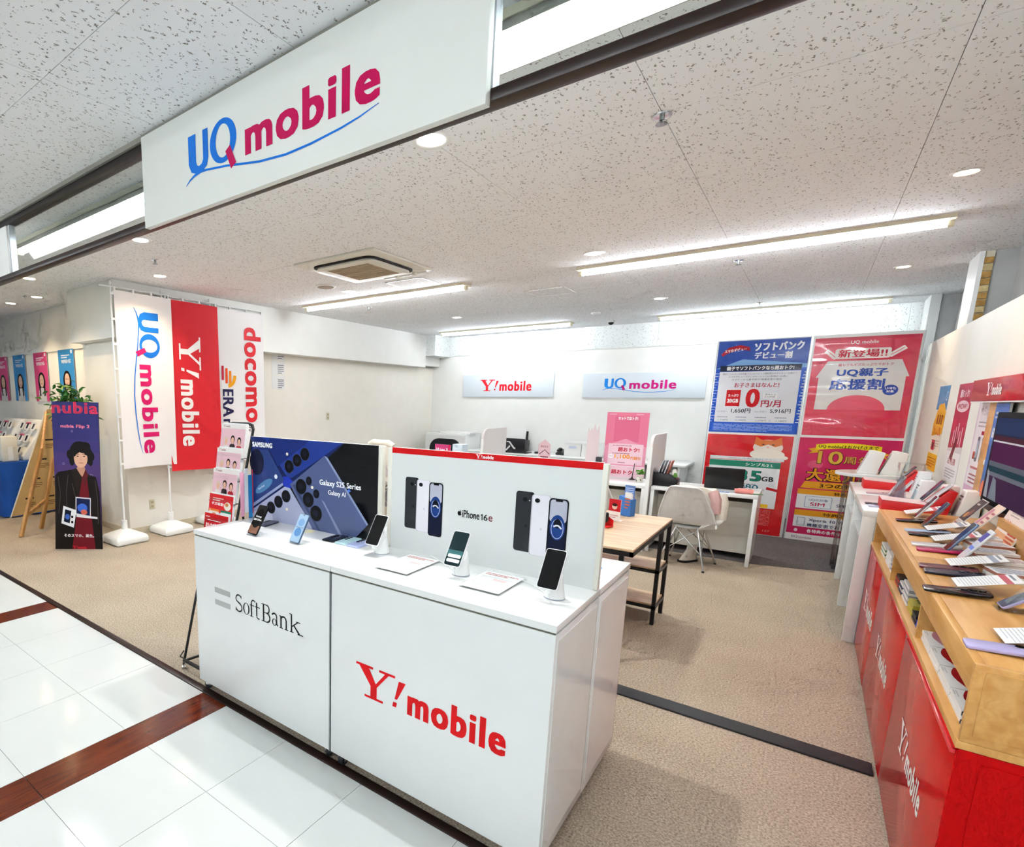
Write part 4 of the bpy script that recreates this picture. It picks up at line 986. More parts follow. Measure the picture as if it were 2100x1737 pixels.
# blue-clothed table with white phone displays
t = thing('cloth_table', 'table under a blue cloth reaching the floor by the wall', 'table', (-9.6, 2.95, 0))
def cl(u, v):
    pts = [(-1.45, -.42), (1.46, -.42), (1.46, .46), (-1.45, .46)]
    k = u*4; i = int(k) % 4; f = k - int(k); a, b = pts[i], pts[(i+1) % 4]
    x = a[0] + (b[0]-a[0])*f; y = a[1] + (b[1]-a[1])*f; s = 1 + (1 - v)*.03*(1 + .8*math.sin(u*70))
    return (x*s, y*s, .012 + v*.735)
m_ = MB().grid(cl, 96, 5, True); m_.f.append(tuple(range(96*4, 96*5))); m_.build('blue_cloth', BLUECLOTH, t, smooth=True)
box(-1.4, -.38, .70, 1.4, .42, .735).build('table_top', OAK, t)
def tier_display(label, x, y, rows_=3):
    d = thing('phone_display', label, 'display stand', (x, y, .75), 0, 'white tiered phone displays')
    prof = [(-.0, 0), (.42, 0), (.42, .55), (.36, .55)] + [(.36 - .12*k - .0, .55 - .18*(k + 0) - .02) for k in range(3)]
    MB().prism([(-.05, 0), (.36, 0), (.36, .54), (.28, .54), (.16, .33), (.08, .22), (-.05, .05)], -.35, .35, ax='x').build('body', WHITE2, d, bevel=.006)
    for r in range(3):
        for c in range(3):
            z = .08 + .16*r; yy = -.05 + .105*r
            Mx = frame((-.30 + .21*c, yy - .012 + .0, z), (1, 0, 0), (0, .45, .9))
            pr = Print(.002); pr.rect(0, 0, .17, .12, '#f4f4f4', 1); pr.rect(.05, .02, .11, .10, '#1a1c22' if (r + c) % 2 else '#3b3f47', 2); pr.rect(.0, .09, .17, .12, '#d9678a' if c % 2 else '#e9e9ea', 1.5)
            pr.build('price_card', d, Mx)
tier_display('white tiered phone display at the wall end of the blue table', -8.62, 2.92)
tier_display('white tiered phone display at the picture edge on the blue table', -9.45, 2.90)
t = thing('white_case', 'small off-white box stand at the corner of the blue table', 'box', (-8.30, 2.70, .75)); MB().prism([(-.09, 0), (.09, 0), (.08, .34), (-.08, .34)], -.10, .10, ax='y').build('case', OFFW, t, bevel=.012); box(.088, -.03, .02, .094, .03, .2).build('label_panel', WHITE2, t)
def art_campaign(bg):
    def fn(p, w, h):
        p.rect(0, 0, w, h, bg, 1); p.text('WiMAX+5G', w*.2, h*.74, w*.6, h*.07, '#f4f6f8', 2, .04); p.lines(w*.2, h*.84, w*.75, h*.92, 2, '#e8edf4', 2); p.rect(w*.82, h*.92, w*.92, h*.98, '#e8edf4', 2)
        p.ell(w*.5, h*.40, w*.26, h*.20, '#20140f', 2); p.poly([(w*.2, 0), (w*.8, 0), (w*.75, h*.22), (w*.58, h*.28), (w*.42, h*.28), (w*.25, h*.22)], '#e4e0dd', 2.5); p.ell(w*.5, h*.42, w*.16, h*.13, '#e8bfa6', 3)
        p.poly([(w*.3, h*.1), (w*.4, h*.12), (w*.36, h*.42), (w*.27, h*.40)], '#20140f', 2.8); p.poly([(w*.62, h*.1), (w*.72, h*.12), (w*.73, h*.40), (w*.64, h*.42)], '#20140f', 2.8)
        for dx in (-.06, .06): p.ell(w*(.5 + dx), h*.44, w*.02, h*.008, '#2b1c16', 3.5, n=8)
        p.stroke([(w*.45, h*.365), (w*.5, h*.355), (w*.55, h*.365)], w*.015, '#b34b4b', 3.5)
    return fn
for lab, x, c in (('pink campaign poster cut by the picture edge', -10.69, '#dd4f86'), ('blue campaign poster between two pink ones on the wall', -9.94, '#3f95d6'), ('pink campaign poster between two blue ones on the wall', -9.11, '#dd4f86'), ('blue campaign poster above the green plant', -8.235, '#3f95d6')):
    poster(lab, frame((x, 3.43, 1.555), (1, 0, 0), (0, 0, 1)), .49, .715, art_campaign(c), 'campaign posters on the side wall')
# potted ficus behind the portrait poster
t = thing('potted_plant', 'green leafy plant behind the dark portrait poster', 'plant', (-6.68, 2.86, 0))
MB().lathe([(.13, 0), (.16, .02), (.19, .32), (.20, .36), (.18, .36), (.17, .33)], 24).build('pot', mat('pot_white', '#d9d4ca', .5), t, smooth=True)
MB().lathe([(.165, .30), (.16, .335), (.02, .345)], 20).build('soil', mat('soil', '#3a2b20', .9), t)
for k in range(3): MB().tube([(.03*math.cos(k*2.1), .03*math.sin(k*2.1), .33), (.05*math.cos(k*2.1 + 1), .05*math.sin(k*2.1 + 1), .8), (.03*math.cos(k*2 + 2), .04*math.sin(k*2.1 + 2), 1.3), (.12*math.cos(k*2.1), .10*math.sin(k*2.1), 1.6)], .012).build('stem', mat('stem', '#6b553c', .8), t, smooth=True)
rnd = random.Random(3)
lm = []
for c in (LEAF, LEAF2):
    L = MB(); L.add([(0, 0, 0), (.016, .025, .004), (.02, .05, .002), (0, .095, -.012), (-.02, .05, .002), (-.016, .025, .004), (0, .045, -.006)], [(0, 1, 6), (1, 2, 6), (2, 3, 6), (3, 4, 6), (4, 5, 6), (5, 0, 6)])
    lm.append(L.mesh('leaf', c))
for k in range(260):
    th = rnd.uniform(0, 2*PI); r = abs(rnd.gauss(0, .20)); z = 1.60 + rnd.gauss(0, .11)
    if r > .46 or z > 1.87 or z < 1.30: continue
    o = bpy.data.objects.new('leaf', lm[0 if rnd.random() < .74 else 1]); COL.objects.link(o); o.parent = t
    y = r*math.sin(th)*.62
    o.location = (r*math.cos(th), min(y, .25), z - r*.25); o.rotation_euler = (rnd.uniform(-1.1, .5), rnd.uniform(-.8, .8), rnd.uniform(0, 2*PI)); o.scale = (rnd.uniform(.8, 1.3),)*3

# ================================================================== SERVICE DESKS AT THE BACK
def desk(label, x0, x1, y0=6.6, y1=7.2, z=.72):
    t = thing('service_desk', label, 'desk', ((x0+x1)/2, (y0+y1)/2, 0), 0, 'white service desks')
    w, d = (x1-x0)/2, (y1-y0)/2
    box(-w, -d, z - .035, w, d, z).build('top', WHITE, t, bevel=.003)
    for sx in (-1, 1):
        box(sx*w - (.035 if sx > 0 else 0), -d, 0, sx*w + (0 if sx > 0 else .035), -d + .04, z - .035).build('leg', WHITE, t, bevel=.003)
        box(sx*w - (.02 if sx > 0 else 0), -d + .04, .03, sx*w + (0 if sx > 0 else .02), d, z - .035).build('side_panel', WHITE, t)
    box(-w + .02, d - .28, .06, w - .02, d - .262, z - .12).build('modesty_panel', mat('modesty_grey', '#e6e2d6', .5), t)
    box(-w + .02, d - .03, .03, w - .02, d, z - .035).build('back_panel', mat('desk_back', '#a89f8a', .6), t)
    return t
desk('white service desk in front of the tall blue poster', -1.235, -.305)
desk('white service desk with the pink poster standing on it', -2.20, -1.29)
desk('white service desk in the middle behind the counter panels', -3.17, -2.22)
desk('white service desk next to the cream wall end', -4.20, -3.23)
def privacy(label, x, z1=1.26):
    t = thing('privacy_screen', label, 'screen', (x, 6.9, 0), 0, 'white privacy screens between desks')
    poly = [(-.36, 0), (.34, 0), (.34, z1), (-.24, z1)] + [(-.24 - .12*math.sin(a), z1 - .12 + .12*math.cos(a)) for a in (PI/8, PI/4, 3*PI/8, PI/2)]
    MB().prism(poly, -.016, .016, ax='x').build('panel', mat('screen_panel', '#e3dedb', .55), t, bevel=.004)
    MB().box(-.018, -.365, 0, .018, -.345, z1 - .13).build('edge_trim', WHITE2, t)
    return t
privacy('rounded white privacy screen beside the black leaflet organiser', -1.262, 1.27)
privacy('rounded white privacy screen left of the black laptop', -3.20, 1.26)
# back worktop along the rear wall with things on it
t = thing('back_worktop', 'long white worktop along the back wall', 'worktop', (-3.6, 9.55, 0))
box(-1.25, -.38, .69, 2.3, .38, .72).build('top', WHITE, t, bevel=.003)
for x in (-1.24, -.1, 1.05, 2.2): box(x, -.36, 0, x + .03, .36, .69).build('leg_panel', WHITE, t)
t = thing('low_cabinet', 'white low cabinet against the back wall', 'cabinet', (-5.35, 9.6, 0)); box(-.42, -.3, 0, .46, .3, 1.0).build('body', WHITE, t, bevel=.004); box(-.41, -.304, .02, .02, -.3, .97).build('door', WHITE2, t); box(.03, -.304, .02, .45, -.3, .97).build('door', WHITE2, t)
t = thing('paper_tray', 'white sheet of paper lying on the low cabinet', 'paper', (-5.2, 9.55, 1.0)); box(-.3, -.15, 0, .35, .15, .03).build('paper', PAPER, t)
t = thing('printer', 'black printer with a white sheet in its feeder', 'printer', (-4.10, 9.75, .72))
MB().prism([(-.2, 0), (.2, 0), (.2, .2), (-.2, .2)], -.15, .15, ax='y').build('body', BLACKP, t, bevel=.01)
MB().box(-.15, -.004, 0, .13, .0, .22, Matrix.Translation((0, .1, .2)) @ Matrix.Rotation(-.15, 4, 'X')).build('paper', PAPER, t); box(.15, .09, .2, .18, .12, .36).build('paper_guide', BLACKP, t)
t = thing('laptop', 'black laptop with white emblem on its lid', 'laptop', (-3.92, 9.30, .72))
box(-.17, -.02, 0, .21, .24, .018).build('base', BLACKP, t, bevel=.003)
Ml = frame((-.17, -.03, .01), (1, 0, 0), (0, -.12, 1))
MB().box(0, 0, -.01, .36, .25, 0).build('lid', mat('lid_black', '#26262b', .35), t, bevel=.003, M=Ml)
p = Print(.0008); p.poly([(.03, .18), (.07, .18), (.16, .06), (.19, .06), (.19, .09), (.175, .09), (.09, .20), (.03, .20)], '#e6e7ea', 2); p.poly([(.0, .03), (.085, .13), (.10, .105), (.03, .03)], '#e6e7ea', 2); p.build('emblem', t, Ml)
t = thing('computer_mouse', 'black computer mouse on the back worktop', 'mouse', (-3.60, 9.5, .72)); MB().lathe([(.045, 0), (.05, .012), (.04, .028), (.015, .036)], 18).build('shell', BLACKP, t, smooth=True); box(-.004, .01, .03, .004, .03, .04).build('wheel', mat('mouse_wheel', '#444', .5) if False else STEEL, t)
t = thing('desk_phone', 'small black desk telephone on the back worktop', 'telephone', (-3.18, 9.6, .72)); MB().prism([(-.1, 0), (.1, 0), (.1, .09), (-.1, .03)], -.1, .1, ax='x').build('base', BLACKP, t, bevel=.006); MB().tube([(-.07, -.08, .07), (-.07, .0, .10), (-.07, .09, .09)], .02).build('handset', BLACKP, t, smooth=True)
for k, (x, lab) in enumerate(((-2.98, 'white card box beside the house-shaped card'), (-2.70, 'white card box next to the crown-topped card'))):
    t = thing('white_box', lab, 'box', (x, 9.55, .72), 0, 'white boxes on the back worktop'); box(-.135, -.12, 0, .135, .12, .22).build('carton', PAPER, t, bevel=.003); box(-.14, -.125, .20, .14, .125, .235).build('lid', WHITE2, t, bevel=.004); box(-.06, -.127, .13, .06, -.125, .17).build('label', mat('label_blue', '#c8d6e6', .5), t)
def card_art(p):
    p.poly([(.0, 0), (.155, 0), (.155, .25), (.08, .315), (.0, .25)], '#d9b9bd', 1); p.text('かんたん', .03, .22, .095, .028, '#8a3640', 2, .03); p.stroke([(.015, .13), (.085, .19), (.145, .135)], .010, '#5a2a30', 2); p.lines(.03, .06, .13, .12, 2, '#7c3a42', 2, .6, 3)
t = thing('house_card', 'pink house-shaped card standing on the back desk', 'card stand', (-2.66, 7.06, .72)); MB().prism([(.0, 0), (.155, 0), (.155, .35), (.08, .415), (.0, .35)], 0, .006, ax='y').build('card', mat('pink_card', '#ddc4c6', .5), t)
p = Print(.0006); card_art(p); p.build('print', t, frame((0, -.0005, .09), (1, 0, 0), (0, 0, 1))); box(.02, 0, 0, .135, .08, .004).build('foot', ACRYL, t)
t = thing('crown_card', 'tall pale pink card topped with finger-like points', 'card stand', (-2.07, 7.06, .72)); MB().prism([(0, 0), (.145, 0), (.14, .50), (.13, .615), (.105, .53), (.085, .635), (.065, .55), (.045, .58), (.03, .53), (.012, .60), (.005, .50)], 0, .006, ax='y').build('card', mat('pale_pink_card', '#e2cfd0', .5), t); box(.02, 0, 0, .12, .08, .004).build('foot', ACRYL, t)
t = thing('black_tape_box', 'small black block behind the crown-topped card', 'box', (-1.90, 7.02, .72)); box(-.03, -.03, 0, .03, .03, .24).build('block', BLACKP, t, bevel=.004); box(-.02, -.031, .1, .02, -.03, .16).build('label', PAPER, t)
# pink poster on the second desk (its cartoon mascot is left out)
def art_pink(p, w, h):
    p.rect(0, 0, w, h, '#e87f9b', 1); p.rect(w*.2, h*.55, w*.8, h*.95, '#df6f8e', 1.3)
    p.text('セットでおトク!', w*.28, h*.885, w*.46, h*.05, '#ffffff', 2, .05); p.lines(w*.06, h*.965, w*.3, h*.985, 1, '#f7d3dc', 2); p.lines(w*.7, h*.965, w*.94, h*.985, 1, '#f7d3dc', 2)
    p.poly([(0, h*.48), (w*.5, h*.60), (w, h*.48), (w, h*.08), (0, h*.08)], '#ea9db4', 1.6)
    p.rect(w*.1, h*.20, w*.93, h*.52, '#f3cfd9', 2); p.text('超おトク!', w*.34, h*.40, w*.5, h*.065, '#c8203c', 3, .05); p.lines(w*.2, h*.485, w*.85, h*.51, 1, '#c98a99', 3); p.lines(w*.2, h*.365, w*.8, h*.385, 1, '#a06070', 3)
    p.text('1,100', w*.27, h*.285, w*.36, h*.07, '#ffffff', 3, .10); p.text('1,100', w*.27, h*.285, w*.36, h*.07, '#ef8d1a', 3.5, .05); p.text('円割引', w*.65, h*.285, w*.23, h*.045, '#ef8d1a', 3.5, .04); p.ell(w*.17, h*.32, w*.06, h*.03, '#ffffff', 3); p.text('毎月', w*.13, h*.31, w*.08, h*.02, '#c8203c', 3.5); p.lines(w*.35, h*.225, w*.6, h*.245, 1, '#a05060', 3)
    p.rect(0, 0, w, h*.165, '#f2ccd6', 2); p.text('超おトク', w*.22, h*.05, w*.5, h*.065, '#c8203c', 3, .05); p.rect(0, h*.17, w, h*.178, '#ffffff', 3)
poster('pink price poster standing on the second service desk', frame((-1.875, 7.12, .725), (1, 0, 0), (0, 0, 1)), .455, .77, art_pink, thick=.008)
t = thing('pen_stand', 'black table pen standing upright in its round base', 'pen', (-1.52, 7.02, .72)); MB().lathe([(.035, 0), (.035, .006), (.012, .018), (.008, .03)], 18).build('base', BLACKP, t, smooth=True); MB().cyl((0, 0, .02), (.015, 0, .19), .005, .004).build('pen', BLACKP, t)
t = thing('small_plant', 'tiny green plant in a spotted pot on the desk', 'plant', (-1.41, 6.86, .72)); MB().lathe([(.028, 0), (.034, .01), (.034, .06), (.028, .062)], 16).build('pot', mat('spot_pot', '#e2dccf', .5), t, smooth=True)
for k in range(5): box(-.006, -.004, 0, .006, .004, .012).build('spot', BLACKP, t, loc=(.032*math.cos(k*1.3 - 2.2), .032*math.sin(k*1.3 - 2.2), .012 + .01*(k % 3)))
rnd = random.Random(8); GL = mat('bright_leaf', '#5cae2a', .5); gl = MB().add([(0, 0, 0), (.011, .02, .002), (0, .042, -.003), (-.011, .02, .002)], [(0, 1, 2, 3)]).mesh('leaf', GL)
for k in range(46):
    o = bpy.data.objects.new('leaf', gl); COL.objects.link(o); o.parent = t; th = rnd.uniform(0, 6.28); r = rnd.uniform(0, .035)
    o.location = (r*math.cos(th), r*math.sin(th), .075 + rnd.uniform(0, .05)); o.rotation_euler = (rnd.uniform(-.2, 1.2), rnd.uniform(-.6, .6), th)
# things on the first desk
t = thing('leaflet_organiser', 'black desk organiser stuffed with leaflets', 'organiser', (-1.13, 6.78, .72))
MB().prism([(-.11, 0), (.12, 0), (.12, .075), (.05, .13), (-.11, .15)], -.09, .09, ax='y').build('case', BLACKP, t, bevel=.005)
for k, c in enumerate(('#c9cfd6', '#8f949c', '#e9ebee', '#b5563f')): MB().box(-.002, -.06, 0, .004, .07, .20, Matrix.Translation((-.085 + .028*k, 0, .08)) @ Matrix.Rotation(.25, 4, 'Y')).build('leaflet', mat('org_' + c.lstrip('#'), c, .5), t)
MB().lathe([(.03, 0), (.032, .02), (.018, .07), (.006, .075)], 14).build('plush_top', mat('plush_white', '#e8e6df', .9), t, smooth=True, loc=(.07, 0, .11)); MB().lathe([(.02, 0), (.022, .02), (.01, .05)], 12).build('plush_green', mat('plush_green', '#5d8a3c', .9), t, smooth=True, loc=(.09, -.05, .10))
t = thing('laptop', 'black laptop seen from behind on the first service desk', 'laptop', (-.62, 6.93, .72)); box(-.17, -.02, 0, .17, .22, .018).build('base', BLACKP, t, bevel=.003); MB().box(0, 0, -.009, .34, .22, 0).build('lid', BLACKP, t, bevel=.003, M=frame((-.17, -.03, .012), (1, 0, 0), (0, -.2, 1)))
t = thing('pen_case', 'salmon pink soft pen case on the first desk', 'pen case', (-.425, 6.68, .72)); MB().tube([(-.075, 0, .022), (-.06, 0, .026), (.06, .005, .026), (.075, .005, .022)], .024, 12).build('case', mat('salmon', '#e58e84', .7), t, smooth=True); MB().tube([(-.05, 0, .052), (.06, 0, .052)], .003, 6).build('zip', mat('zip_pale', '#f2cfc8', .5), t)
for k, (x, y, c, lab) in enumerate(((-.60, 6.69, '#3f6fb2', 'blue printed leaflet on the first desk'), (-.53, 6.72, '#dfe4ea', 'white leaflet overlapping the blue one on the desk'), (-.335, 6.72, '#5f9a5c', 'green tag by the pen case at the desk end'))):
    t = thing('leaflet', lab, 'leaflet', (x, y, .72 + .001*k), .2*k - .2); box(-.06, -.045, 0, .06, .045, .002).build('paper', mat('lf_' + c.lstrip('#'), c, .5), t); q = Print(.0005); q.lines(-.05, -.035, .05, .03, 4, '#e9eef4' if k == 0 else '#7f8894', 1, .5, k); q.build('print', t, Matrix.Translation((0, 0, .002)))
# white shell chairs with wire legs
def shell_chair(label, x, y, rz):
    t = thing('shell_chair', label, 'chair', (x, y, 0), rz, 'white shell chairs at the desks')
    # local: chair faces +Y, its back towards -Y
    def fn(u, v):
        # v 0 front edge of seat .. 1 top of back ; u -1..1
        uu = u*2 - 1
        if v < .5:
            k = v/.5; yy = .22 - k*.40; z = .44 - .02*math.sin(k*PI) ; w = .235 + .015*k; lift = .035*abs(uu)**2.5 + .0
            if k < .15: z -= .02*(1 - k/.15)
        else:
            k = (v - .5)/.5; a = min(1, k/.35)*1.25
            yy = -.18 - .05*math.sin(a) - .11*max(0, k - .2); z = .44 + .06*(1 - math.cos(a)) + .34*k; w = .26 - .095*k; lift = -.07*abs(uu)**7*k
        side = abs(uu)**3
        if v > .5: yy += .05*side*(1 - .4*(v - .5))
        return (uu*w, yy, z + lift)
    MB().grid(fn, 15, 22).build('shell', CHAIRM, t, smooth=True, thick=.008)
    rim = [fn(0, i/30) for i in range(31)] + [fn(i/14, 1) for i in range(1, 15)] + [fn(1, 1 - i/30) for i in range(1, 31)]
    MB().tube(rim, .007, 6).build('rim', WHITE2, t, smooth=True)
    MB().lathe([(.13, .385), (.15, .40), (.13, .415)], 20).build('seat_mount', WHITE2, t, smooth=True)
    for sx in (-1, 1):
        for sy in (-1, 1):
            L = MB().tube([(sx*.09, sy*.09, .40), (sx*.205, sy*.21, .012)], .0085, 10).build('leg', CHROME, t, smooth=True)
            MB().lathe([(.011, 0), (.011, .014), (.009, .018)], 12).build('foot_cap', BLACKP, L, loc=(sx*.205, sy*.21, 0))
    def brace(a, b): MB().tube([a, b], .0045, 8).build('wire_brace', CHROME, t, smooth=True)
    for s in (-1, 1):
        brace((-.10, s*.10, .385), (.165, s*.17, .15)); brace((.10, s*.10, .385), (-.165, s*.17, .15))
        brace((s*.10, -.10, .385), (s*.165, .17, .15)); brace((s*.10, .10, .385), (s*.165, -.17, .15))
    return t
shell_chair('white shell chair with wire legs, cream clothing at its back', -.80, 6.32, -.12)
shell_chair('white shell chair half hidden behind the white poster panel', -1.72, 6.30, .1)
shell_chair('white shell chair with cream clothing near the cream wall', -4.52, 6.30, .0)
def coat(label, x, y, rz, top, low, w, pink=True):  # clothing of seated people who are not modelled, shaped as draped coats
    t = thing('coat', label, 'coat', (x, y, 0), rz, 'cream clothing stand-ins on chairs')
    c = mat('cream_fleece', '#e9e2d4', .95, noise=.06, nscale=60, bump=.6); pk = mat('pink_knit', '#d9b2ae', .95, noise=.06, nscale=60, bump=.5)
    def fn(u, v):
        a = 2*PI*u; k = 1 - .18*v
        return (w*k*math.cos(a)*(1 + .05*math.sin(5*a)), .055*math.sin(a)*(1 + .2*math.sin(3*a + v*4)), low + (top - low)*v + .012*math.sin(4*a))
    m_ = MB().grid(fn, 28, 8, True); m_.f.append(tuple(range(28*7, 28*8))); m_.build('body', c, t, smooth=True)
    if pink:
        MB().tube([(w*.75, -.02, top - .02), (w*.92, -.03, (top + low)/2 + .03), (w*.95, -.01, low + .03)], .045, 12).build('sleeve', pk, t, smooth=True)
        MB().tube([(w*1.0, .03, top - .05), (w*1.12, .02, (top + low)/2), (w*1.10, .02, low - .03)], .05, 12).build('sleeve_cuff', c, t, smooth=True)
    else:
        MB().tube([(-w*.9, 0, top - .02), (-w*.5, -.02, top + .02), (0, -.03, top + .01), (w*.6, -.02, top + .015), (w*.9, 0, top - .03)], .045, 12).build('collar', c, t, smooth=True)
coat('cream clothing with a pink sleeve, stand-in for a seated customer', -.785, 6.20, -.12, .80, .55, .215)  # added in place of the customer sitting on this chair
coat('cream shoulder shape, stand-in for a seated person near the cream wall', -4.50, 6.12, 0, 1.02, .5, .22, False)  # added in place of a seated person's cream shoulder
t = thing('sneaker', 'white shoe on the carpet under the desk chair', 'shoe', (-.80, 6.45, 0), 2.6)
MB().prism(rrect(-.045, -.11, .045, .12, .04, 5), 0, .022).build('sole', BLACKP, t, bevel=.004)
def shoe(u, v):
    a = 2*PI*u; k = v; yy = math.sin(a)*(.108 - .045*k) - .045*k; return (math.cos(a)*(.042 - .012*k), yy + .005, .02 + .10*k + (.05*k*(1 if yy < 0 else .2)))
m_ = MB().grid(shoe, 22, 6, True); m_.f.append(tuple(range(22*5, 22*6))); m_.build('upper', mat('shoe_white', '#dcd6c8', .8), t, smooth=True)
for k in range(3): MB().tube([(-.025, .02 + .02*k, .088 - .012*k), (.025, .02 + .02*k, .088 - .012*k)], .004, 6).build('lace', PAPER, t)
# staff office chair behind the desks
t = thing('office_chair', 'black office chair with rounded back behind the desks', 'chair', (-4.42, 8.0, 0))
MB().prism(rrect(-.26, -.25, .26, .25, .1), .44, .52).build('seat', mat('black_fabric', '#0e0f14', .9), t, bevel=.02)
MB().prism(rrect(-.28, .56, .28, 1.02, .16, 6), -.30, -.25, ax='y').build('backrest', MATS['black_fabric'], t, bevel=.015)
MB().tube([(0, -.24, .46), (0, -.30, .52), (0, -.28, .75)], .022).build('back_bracket', BLACKP, t, smooth=True)
MB().cyl((0, 0, .08), (0, 0, .45), .025).build('gas_lift', BLACKP, t, smooth=True)
for k in range(5):
    a = k*2*PI/5; MB().tube([(0, 0, .10), (.28*math.cos(a), .28*math.sin(a), .065)], .02).build('leg', BLACKP, t, smooth=True)
    MB().cyl((.28*math.cos(a) - .02, .28*math.sin(a), .03), (.28*math.cos(a) + .02, .28*math.sin(a), .03), .03).build('wheel', BLACKP, t, smooth=True)
def art_p3(p, w, h): p.rect(0, 0, w, h, '#c9427a', 1); p.rect(0, 0, w*.5, h*.4, '#e79a3c', 1.5); p.text('10 ion 3', w*.1, h*.6, w*.7, h*.2, '#ffffff', 2, .04); p.poly([(w*.6, 0), (w*.9, h), (w, h), (w*.75, 0)], '#d2234a', 1.6)
poster('small pink and orange card standing on the last desk', frame((-4.16, 6.98, .72), (1, 0, 0), (0, 0, 1)), .26, .27, art_p3, thick=.006, name='table_card', cat='card')
t = thing('file_stand', 'pale blue file stand next to the small pink card', 'file stand', (-3.75, 6.98, .72)); box(-.08, -.08, 0, .08, .08, .29).build('case', mat('pale_blue_case', '#cfdde6', .5), t, bevel=.004); box(-.07, -.084, .05, .07, -.08, .12).build('label', PAPER, t)

# ================================================================== OAK CONSOLE TABLE IN THE MIDDLE
t = thing('console_table', 'oak and black metal console table with two lower shelves', 'table', (-1.26, 4.07, 0))
HW, HD = .555, .60
box(-HW, -HD, .735, HW, .285, .75).build('top', OAK, t, bevel=.002); box(-HW, .289, .735, HW, HD, .75).build('top', OAK, t, bevel=.002)
fr = MB()
for y in (-HD, .285 - .0, HD - .02): fr.box(-HW, y - (0 if y < 0 else .0), .705, HW, y + .02, .735)
for x in (-HW, HW - .02): fr.box(x, -HD, .705, x + .02, HD, .735)
fr.build('frame', BLACKM, t)
for x in (-HW, HW - .025):
    for y in (-HD + .05, .28, HD - .025): box(0, 0, 0, .025, .025, .71).build('leg', BLACKM, t, loc=(x + (0 if y > 0 else (.06 if x < 0 else -.06)), y, 0))
for z in (.41, .14):
    box(-HW + .01, .29, z, HW - .01, HD - .01, z + .014).build('shelf', OAK, t)
    f2 = MB().box(-HW, .28, z - .022, HW, .30, z + .002).box(-HW, HD - .02, z - .022, HW, HD, z + .002).box(HW - .02, .28, z - .022, HW, HD, z + .002)
    f2.build('shelf_rail', BLACKM, t)
t = thing('leaflet_holder', 'blue paper leaflet holder on the oak table', 'leaflet holder', (-1.00, 4.55, .75), -.35)
MB().prism([(-.05, 0), (.05, 0), (.05, .13), (-.05, .15)], -.03, .03, ax='y').build('pocket', mat('holder_blue', '#3a78c8', .5), t); box(-.045, .026, .0, .035, .03, .23).build('back_card', mat('holder_blue2', '#5f86c9', .5), t)
for k in range(2): box(-.01, -.02 + .015*k, .03, .045, -.016 + .015*k, .18 - .01*k).build('leaflet', PAPER, t)
q = Print(.0006); q.lines(.0, .06, .04, .15, 4, '#d8744f', 1, .5, 3); q.build('print', t, frame((0, -.0306, 0), (1, 0, 0), (0, 0, 1))); q = Print(.0006); q.lines(-.035, .16, .03, .22, 4, '#cfe0f5', 1, .4, 5); q.build('back_print', t, frame((0, .0255, 0), (1, 0, 0), (0, 0, 1)))
t = thing('menu_card', 'red and white card standing on the oak table', 'card', (-1.02, 4.28, .75), -.3); box(-.045, 0, 0, .045, .004, .16).build('card', PAPER, t); q = Print(.0006); q.rect(-.045, .07, .045, .16, '#c3222c', 1); q.ell(0, .105, .02, .022, '#e7c9b4', 2); q.ell(0, .118, .02, .012, '#3a1c18', 2.5); q.lines(-.03, .02, .03, .05, 2, '#c9a09c', 1, .5, 2); q.build('print', t, frame((0, -.0004, 0), (1, 0, 0), (0, 0, 1))); box(-.045, .004, 0, .045, .05, .002).build('foot', PAPER, t)
t = thing('smart_watch', 'black square watch demo on a red stand', 'watch', (-1.02, 4.02, .75), -.3); box(-.05, -.03, 0, .05, .04, .012).build('red_base', REDM, t, bevel=.003); MB().prism([(-.05, .012), (.05, .012), (.05, .05), (-.05, .10)], .03, .036, ax='y').build('back_card', REDM, t); MB().prism(rrect(-.032, .035, .032, .105, .012), -.012, .006, ax='y').build('watch_case', BLACKP, t, bevel=.003); q = Print(.0006); q.poly(rrect(-.024, .045, .024, .095, .006), '#22252c', 1); q.lines(-.015, .06, .015, .085, 2, '#7f8590', 2, .4, 1); q.build('screen', t, frame((0, -.0124, 0), (1, 0, 0), (0, 0, 1)))
t = thing('cat_card', 'small pink cut-out card behind the black watch', 'card', (-1.075, 4.12, .75), -.3); MB().prism([(-.03, 0), (.04, 0), (.04, .12), (.02, .14), (.0, .12), (-.02, .16), (-.03, .12)], 0, .004, ax='y').build('card', mat('pink_cut', '#e2a9ad', .5), t); box(-.03, .004, 0, .04, .04, .002).build('foot', PAPER, t)

